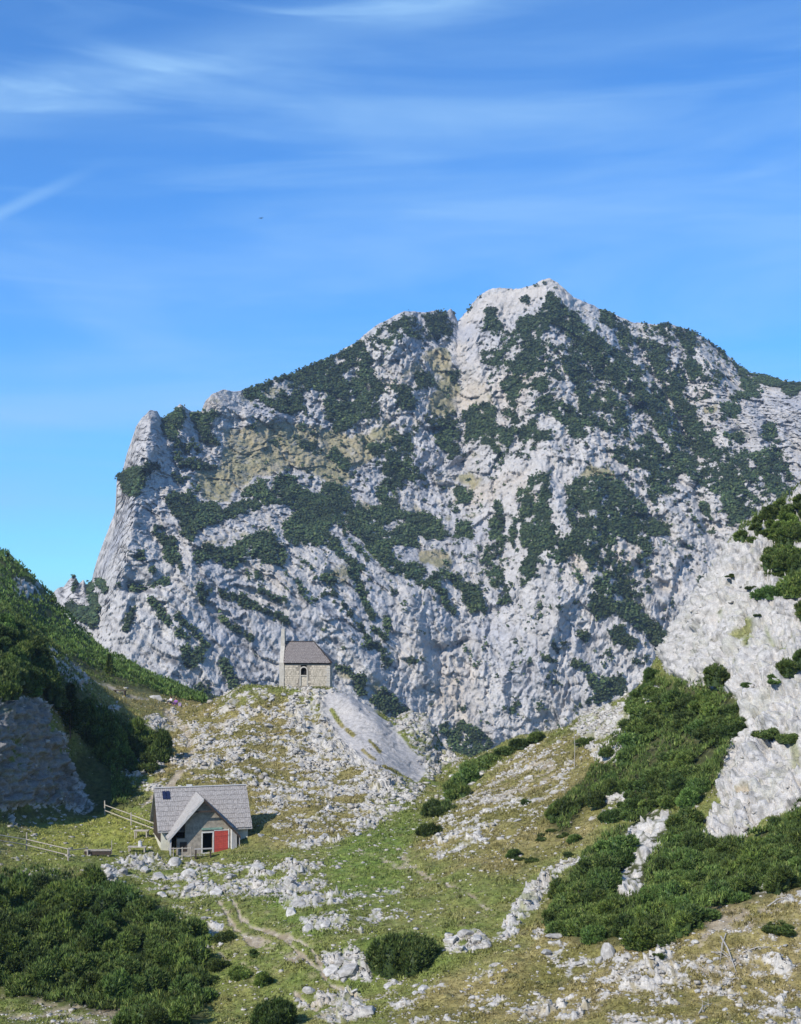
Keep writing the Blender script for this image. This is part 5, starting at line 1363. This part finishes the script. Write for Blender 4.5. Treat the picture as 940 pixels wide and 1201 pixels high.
def spruce(px_, py_, hpx, label):
    loc, nrm = hit(px_, py_)
    if loc is None: return
    H = hpx * loc.y / F; r = np.random.default_rng(int(px_)); n = 900
    t = r.random(n) ** .8; a = r.uniform(0, 6.28, n); rad_ = (1 - t) * .26 * (.7 + .3 * np.sin(t * 40)) * r.uniform(.5, 1, n) + .01
    p = np.stack([rad_ * np.cos(a), rad_ * np.sin(a), t * .95 + .05], -1)
    dr = np.stack([np.cos(a), np.sin(a), 0 * a + .15], -1)
    Vv, cc = shoots(p, dr, .09, .014, 4, spruce_cols, 5)
    e_ = empty('spruce', loc - Vector((0, 0, .1)), 0, label, 'spruce tree')
    c_ = link('crown', mesh_np('spruce_crown', Vv * H, np.arange(len(Vv)).reshape(-1, 3), M_LEAF, False, cc), e_)
    MB().bar((0, 0, -.3), (0, 0, H * .93), H * .05, n=7, taper=.2).build('trunk', M_BARK, e_)


spruce(128, 793, 26, 'small pointed spruce rising from the scrub of the left back ridge')
spruce(61, 707, 11, 'tiny spruce at the lowest point of the left skyline')
spruce(9, 662, 14, 'little spruce on the skyline at the left edge')
spruce(82, 862, 60, 'slender spruce among the pines right of the shaded cliff')

# scrub that covers the left back ridge, too dense to count
msk = poly_mask([(-120,600),(0,645),(62,700),(130,772),(200,806),(245,826),(232,827),(215,824),(200,817),(180,810),(150,800),(125,792),(105,785),(68,768),(45,755),(0,712),(-120,640)]) * (1 - poly_mask([(12,680),(46,686),(54,702),(28,704)]))
ok = (look(msk, px, py) > .5) & (TR > 7.6) & (TR < 9.05)
ids = np.flatnonzero(ok.ravel()); ids = rng.choice(ids, min(13000, len(ids)))
pp = np.stack([X.ravel()[ids], Y.ravel()[ids], Z.ravel()[ids]], -1)
lumps = worley((pp[:, 0], pp[:, 1], pp[:, 2]), 2.6, .7)
pp[:, 2] += np.clip(.75 - lumps[0], 0, .7) * 1.7 + rng.random(len(pp)) * .3
V_, c_ = shoots(pp, np.tile([0., 0, 1], (len(pp), 1)), .52, .09, 5, lambda n, r: pine_cols(n, r, .6) * (.75 + .6 * lumps[2])[:, None], 77)
tag(link('ridge_scrub', mesh_np('ridge_scrub', V_, np.arange(len(V_)).reshape(-1, 3), M_LEAF, False, c_)), 'dark scrub covering the ridge that runs down from the left skyline', 'scrub', None, 'stuff')

# low undergrowth between the crowns of the thickets
ok = (dk > .62) & (fbm((X, Y, Z), 2.6, 3, .6, off=19) > np.where(px > 500, -.08, -.22)) & (TR > 2) & (TR < 8.2) & (px > -12) & (px < 955) & (sf < .1) & (cliff * rc < .5)
ok &= (look(blur(poly_mask(((776,935),(792,955),(790,985),(768,1012),(757,1030),(756,1060),(730,1062),(714,1040),(720,1015),(735,1000),(737,982),(752,962))), 1), px, py) < .4) & ~((px < 130) & (py > 880) & (py < 1000)) & ~((px < 108) & (py > 815) & (py < 960))
ids = np.flatnonzero(ok.ravel()); ids = rng.choice(ids, min(26000, len(ids)), replace=False)
pp = np.stack([X.ravel()[ids], Y.ravel()[ids], Z.ravel()[ids]], -1)
lumps = worley((pp[:, 0], pp[:, 1], pp[:, 2]), 1.5, .7)
pp[:, 2] += np.clip(.8 - lumps[0], 0, .7) * .9 + rng.random(len(pp)) * .2
V_, c_ = shoots(pp, np.tile([0., -.15, 1], (len(pp), 1)), .34, .045, 5, lambda n, r: pine_cols(n, r, .55) * (.75 + .6 * lumps[2])[:, None], 78)
tag(link('undergrowth', mesh_np('undergrowth', V_, np.arange(len(V_)).reshape(-1, 3), M_LEAF, False, c_)), 'low dark pine undergrowth filling the thickets between the crowns', 'undergrowth', None, 'stuff')

# grass tufts and loose stones
okg = (rk < .3) & (df < .4) & (dk < .5) & (TR > 1.9) & (TR < 8.6) & (flat < 2)
vis_ = (px > -12) & (px < 955)
ids = np.flatnonzero((okg & vis_).ravel()); ids = rng.choice(ids, min(62000, len(ids)), replace=False)
pp = np.stack([X.ravel()[ids], Y.ravel()[ids], Z.ravel()[ids]], -1); gc_ = gcol.reshape(-1, 3)[ids]
tl = sstep(-.1, .4, fbm((pp[:, 0], pp[:, 1], pp[:, 2]), 2.2, 3, off=5))
nT = len(pp)
dd = rng.normal(0, .45, (nT, 3, 3)); dd[..., 2] = 1; dd /= np.linalg.norm(dd, axis=-1, keepdims=True)
ss = np.cross(dd, rng.normal(0, 1, (nT, 3, 3))); ss /= np.linalg.norm(ss, axis=-1, keepdims=True)
ll = (.07 + .17 * tl)[:, None, None] * rng.uniform(.6, 1.3, (nT, 3, 1)) * (pp[:, 1] / 100)[:, None, None]
bb = pp[:, None] + rng.normal(0, .05, (nT, 3, 3)) * [1, 1, 0]
V_ = np.stack([bb - ss * .05, bb + ss * .05, bb + dd * ll], 2).reshape(-1, 3)
c_ = np.repeat(np.repeat((gc_ * rng.uniform(.7, 1.5, (nT, 1)))[:, None], 3, 1), 3, 1).reshape(-1, 3)
tag(link('grass', mesh_np('grass', V_, np.arange(len(V_)).reshape(-1, 3), M_FARLEAF, False, c_)), 'short alpine grass in tufts over the valley slopes', 'grass', None, 'stuff')

cube_v = np.array([[x, y, z] for x in (-1, 1) for y in (-1, 1) for z in (-1, 1)], float)
cube_f = np.array([[0, 2, 3], [0, 3, 1], [4, 5, 7], [4, 7, 6], [0, 1, 5], [0, 5, 4], [2, 6, 7], [2, 7, 3], [0, 4, 6], [0, 6, 2], [1, 3, 7], [1, 7, 5]])
wgt = (np.clip(rf - .05, 0, 1) * .9 + .09 + .5 * np.clip(df, 0, 1) * (df < .6)) * (1 - dk) * (1 - .97 * (cliff > .5)) * (1 - .9 * (sf > .3)) * (TR > 1.9) * (TR < 8.2) * (1 - .8 * flat * (rf < .3)) * sstep(-.25, .25, n1 + n2)
wgt = np.maximum(np.where(vis_, wgt, 0).ravel(), 0)
ids = rng.choice(len(wgt), 18000, p=wgt / wgt.sum())
pp = np.stack([X.ravel()[ids], Y.ravel()[ids], Z.ravel()[ids]], -1); nS = len(pp)
sz = np.exp(rng.normal(-2.72, .5, nS)).clip(.03, .26) * (pp[:, 1] / 105)
ang = rng.uniform(0, 6.28, nS); ca, sa = np.cos(ang), np.sin(ang)
v_ = cube_v[None] * rng.uniform(.45, 1.15, (nS, 8, 3)) * sz[:, None, None] * (rng.uniform(.6, 1.3, (nS, 1, 3)) * [1, 1, .6])
v_ = np.stack([v_[..., 0] * ca[:, None] - v_[..., 1] * sa[:, None], v_[..., 0] * sa[:, None] + v_[..., 1] * ca[:, None], v_[..., 2]], -1) + pp[:, None]
sc_ = np.repeat(lerp(np.array((.44, .42, .385)), np.array((.26, .235, .195)), rng.random((nS, 1)) ** 1.6), 8, 0)
tag(link('loose_stones', mesh_np('loose_stones', v_.reshape(-1, 3), (cube_f[None] + (np.arange(nS) * 8)[:, None, None]).reshape(-1, 3), M_GROUND, False, sc_)), 'countless small pale stones strewn through the grass', 'stones', None, 'stuff')


# ------------------------------------------------------------------ boulders
def rock_mesh(seed, sub=3):
    import bmesh
    bm = bmesh.new(); bmesh.ops.create_icosphere(bm, subdivisions=sub, radius=1)
    r = random.Random(seed)
    cuts = [(Vector((r.gauss(0, 1), r.gauss(0, 1), r.gauss(0, .8))).normalized(), r.uniform(.45, .8)) for _ in range(11)]
    o_ = r.uniform(0, 50)
    for v in bm.verts:
        p = v.co.copy()
        for n_, d_ in cuts:
            q = p.dot(n_)
            if q > d_: p -= n_ * (q - d_) * .92
        v.co = p
    co = np.array([v.co for v in bm.verts]); nn = fbm((co[:, 0] + o_, co[:, 1], co[:, 2]), .7, 4, .6)
    for v, q in zip(bm.verts, nn): v.co *= 1 + .22 * float(q)
    m_ = bpy.data.meshes.new('boulder'); bm.to_mesh(m_); bm.free(); m_.materials.append(M_STONE)
    return m_


ROCKS = [rock_mesh(s_) for s_ in range(100, 108)]
ROCKS_S = [rock_mesh(s_, 2) for s_ in range(200, 206)]


def boulder(px_, py_, w, label, group=None, hs=.7, ms=ROCKS, name='boulder', tilt=.3, cat='boulder'):
    loc, nrm = hit(px_, py_)
    if loc is None: return
    wr = w * loc.y / F / 2 * 1.25
    o = link(name, random.choice(ms)); o.location = loc + Vector((0, 0, wr * hs * .08))
    o.scale = (wr, wr * random.uniform(.7, 1.1), wr * hs)
    o.rotation_euler = (random.uniform(-tilt, tilt), random.uniform(-tilt, tilt), random.uniform(0, 6.28))
    return tag(o, label, cat, group)


boulder(712, 1122, 20, 'upright white boulder standing at the lower edge of the lower right thicket', None, 1.35)
boulder(704, 1128, 12, 'small white rock leaning at the left foot of the upright white boulder', None, .9)
for x, y, w, t in ((561,978,11,'upper of two touching white boulders on the stony right slope'), (567,986,13,'lower of two touching white boulders on the stony right slope'), (306,981,9,'single pale boulder on the grass right of the hut roof'),
                   (362,1163,13,'pale boulder with a dark shadowed right side, below the path fork'), (404,1150,9,'rounded pale stone just under the bedrock left of the big round pine'), (498,1160,14,'flat pale boulder on the grass below the big round pine'), (456,1157,12,'left one of two close white stones below the big round pine'), (463,1154,10,'right one of two close white stones below the big round pine'),
                   (430,1188,22,'broad low pale boulder near the bottom edge, right of the path end'), (410,1140,26,'largest white block left of the big round pine'), (388,1140,18,'white block at the left end of the group left of the big pine'), (398,1128,14,'top stone of the white group left of the big pine'),
                   (530,1104,16,'white block touching the right side of the big round pine'), (546,1096,18,'pointed white block highest in the rock group right of the big pine'), (560,1104,18,'wide white block in the middle of the rock group right of the big pine'), (572,1108,12,'end stone on the right of the rock group right of the big pine'),
                   (397,1018,9,'lone pale stone on the bright green valley grass'), (128,834,13,'flat pale boulder at the lower edge of the saddle meadow'), (170,1022,16,'pale boulder below the white canister table'), (205,1014,18,'flat pale boulder at the left foot of the hut'), (186,1030,17,'grey white boulder under the hut, left of centre'),
                   (222,1028,18,'grey white boulder under the hut bench'), (240,1018,12,'small pale stone directly below the hut bench'), (270,1030,14,'pale stone below the hut door slab'), (300,1020,18,'pale boulder right of the hut stone platform'), (318,1026,14,'grey boulder in the shade right of the hut'), (340,1034,16,'pale boulder in the rock band right of the hut'),
                   (357,1046,18,'tall grey white boulder above the path, right of the hut'), (342,1072,16,'grey white boulder on the green bank above the path'), (352,1062,20,'largest grey white boulder on the green bank above the path'), (372,1058,14,'pale boulder on the rocky bank facing the valley grass'), (362,1090,16,'pale boulder on the bank just above the path bend'),
                   (382,1086,14,'pale boulder at the lower end of the rocky bank'), (145,1022,13,'pale stone below the dark trough bench'), (128,1028,12,'pale stone at the left end of the rocks under the terrace'), (222,1044,16,'grey boulder in the second row below the hut'), (252,1050,18,'broad grey boulder low below the hut'), (190,1052,13,'pale stone at the top of the lower left thicket'),
                   (240,1078,12,'pale stone left of the double path'), (226,1100,12,'pale stone on the bare soil at the thicket edge'), (305,1142,9,'small pale stone in the grass between two low pines'), (30,1036,14,'pale boulder at the top left of the lower left thicket'), (45,770,12,'pale rock in the rock strip on the left slope'), (57,764,14,'pale rock at the upper end of the strip on the left slope'), (92,802,14,'pale rock at the lower end of the strip on the left slope'),
                   (650,1100,18,'pale rock left of the lower right thicket'), (640,1118,14,'pale rock low on the left of the lower right thicket')):
    boulder(x, y, w, t, None, random.uniform(.5, .8))
o = boulder(184, 820, 17, 'white rounded boulder on the saddle meadow beside the two hikers', None, .55)
reg = [('pale limestone rock on the rocky knoll below the chapel', 'rocks on the chapel knoll', (200,815,480,985), 62, 5, 12), ('pale limestone rock in the rubble band below the hut', 'rocks below the hut', (110,1008,390,1062), 34, 6, 12),
       ('pale stone on the stony grass of the right slope', 'stones of the right slope', (500,900,690,1010), 30, 4, 9), ('pale stone scattered on the lower right slope', 'stones of the lower right slope', (590,1100,940,1200), 44, 4, 11),
       ('pale stone scattered over the green valley bottom', 'stones of the valley bottom', (385,1010,500,1095), 26, 3, 7), ('pale stone on the slope below the path', 'stones below the path', (250,1110,560,1200), 30, 4, 10)]
for lab, grp, (xa, ya, xb, yb), n, w0, w1 in reg:
    k = 0; tries = 0
    while k < n and tries < 4000:
        tries += 1
        x, y = random.uniform(xa, xb), random.uniform(ya, yb)
        q = look(rockf, np.array([x]), np.array([y]))[0]; dkk = look(darkf, np.array([x]), np.array([y]))[0]; smm = look(smoothf, np.array([x]), np.array([y]))[0]
        if random.random() > q + .12 or dkk > .3 or smm > .1 or (180 < x < 298 and y < 1012): continue
        boulder(x, y, random.uniform(w0, w1) * random.uniform(.7, 1), lab, grp, random.uniform(.45, .75), ROCKS_S, 'rock', cat='rock'); k += 1

# dead wood
for i_, (xa, ya, xb, yb, w, t) in enumerate(((846,1100,864,1142,2.2,'bleached dead branch lying down the bare slope at lower right'), (835,1118,858,1126,1.6,'thin dead branch lying level across the bare slope'), (852,1096,845,1130,1.4,'forked dead branch left of the longest one'), (872,1118,905,1112,1.6,'dead branch right of the others, pointing to the frame edge'),
                                            (866,1148,842,1160,1.5,'lowest dead branch on the bare slope'), (900,1065,930,1052,1.8,'dead branch just under the low bright pine'), (820,1190,836,1178,1.6,'dead branch in the rubble near the bottom edge'))):
    a_, _ = hit(xa, ya); b_, _ = hit(xb, yb)
    if a_ is None or b_ is None: continue
    d_ = MB(); wd_ = w * a_.y / F; up_ = Vector((0, 0, wd_ * .6))
    m1 = a_.lerp(b_, .45) + Vector((random.uniform(-.1, .1), 0, wd_ * 2)) + up_
    d_.bar(a_ + up_, m1, wd_, n=6, taper=.8); d_.bar(m1, b_ + up_, wd_ * .8, n=6, taper=.35)
    for q in range(5):
        s0 = a_.lerp(b_, .25 + q * .15) + up_; d_.bar(s0, s0 + Vector((random.uniform(-.6, .6), random.uniform(-.4, .4), random.uniform(.05, .45))), wd_ * .5, n=5, taper=.3)
    tag(d_.build('dead_branch', M_DEAD), t, 'dead branch', 'dead branches on the bare slope')
for xb, yb, hpx, t in ((674, 902, 52, 'tall thin bleached dead pine trunk at the edge of the right scrub'), (538, 920, 28, 'short pale dead stem among the crest pines')):
    a_, _ = hit(xb, yb)
    if a_ is None: continue
    H = hpx * a_.y / F; e_ = empty('dead_tree', a_, 0, t, 'dead tree')
    d_ = MB(); d_.bar((0, 0, -.2), (.06, 0, H * .5), .075, n=6, taper=.8); d_.bar((.06, 0, H * .5), (-.02, 0, H), .055, n=6, taper=.3); d_.build('trunk', M_DEAD, e_)
    br = MB()
    for q in range(9):
        z_ = H * random.uniform(.3, .95); a0 = random.uniform(0, 6.28); l_ = random.uniform(.2, .55); br.bar((0, 0, z_), (l_ * math.cos(a0), l_ * math.sin(a0), z_ + .1), .03, n=4, taper=.4)
    br.build('branches', M_DEAD, e_)
# ------------------------------------------------------------------ haze
HZ = MB(); HZ.box((-4000, -4000, -178), (4000, 4000, 330))
mh = bpy.data.materials.new('haze_air'); mh.use_nodes = True
th = mh.node_tree; th.nodes.clear()
oh = nd(th, 'ShaderNodeOutputMaterial'); vh = nd(th, 'ShaderNodeVolumePrincipled')
vh.inputs['Color'].default_value = (0.60, 0.76, 1.0, 1)
vh.inputs['Density'].default_value = 0.00011
vh.inputs['Anisotropy'].default_value = 0.2
th.links.new(vh.outputs[0], oh.inputs['Volume'])
tag(HZ.build('haze', mh), None, None, None, 'stuff')
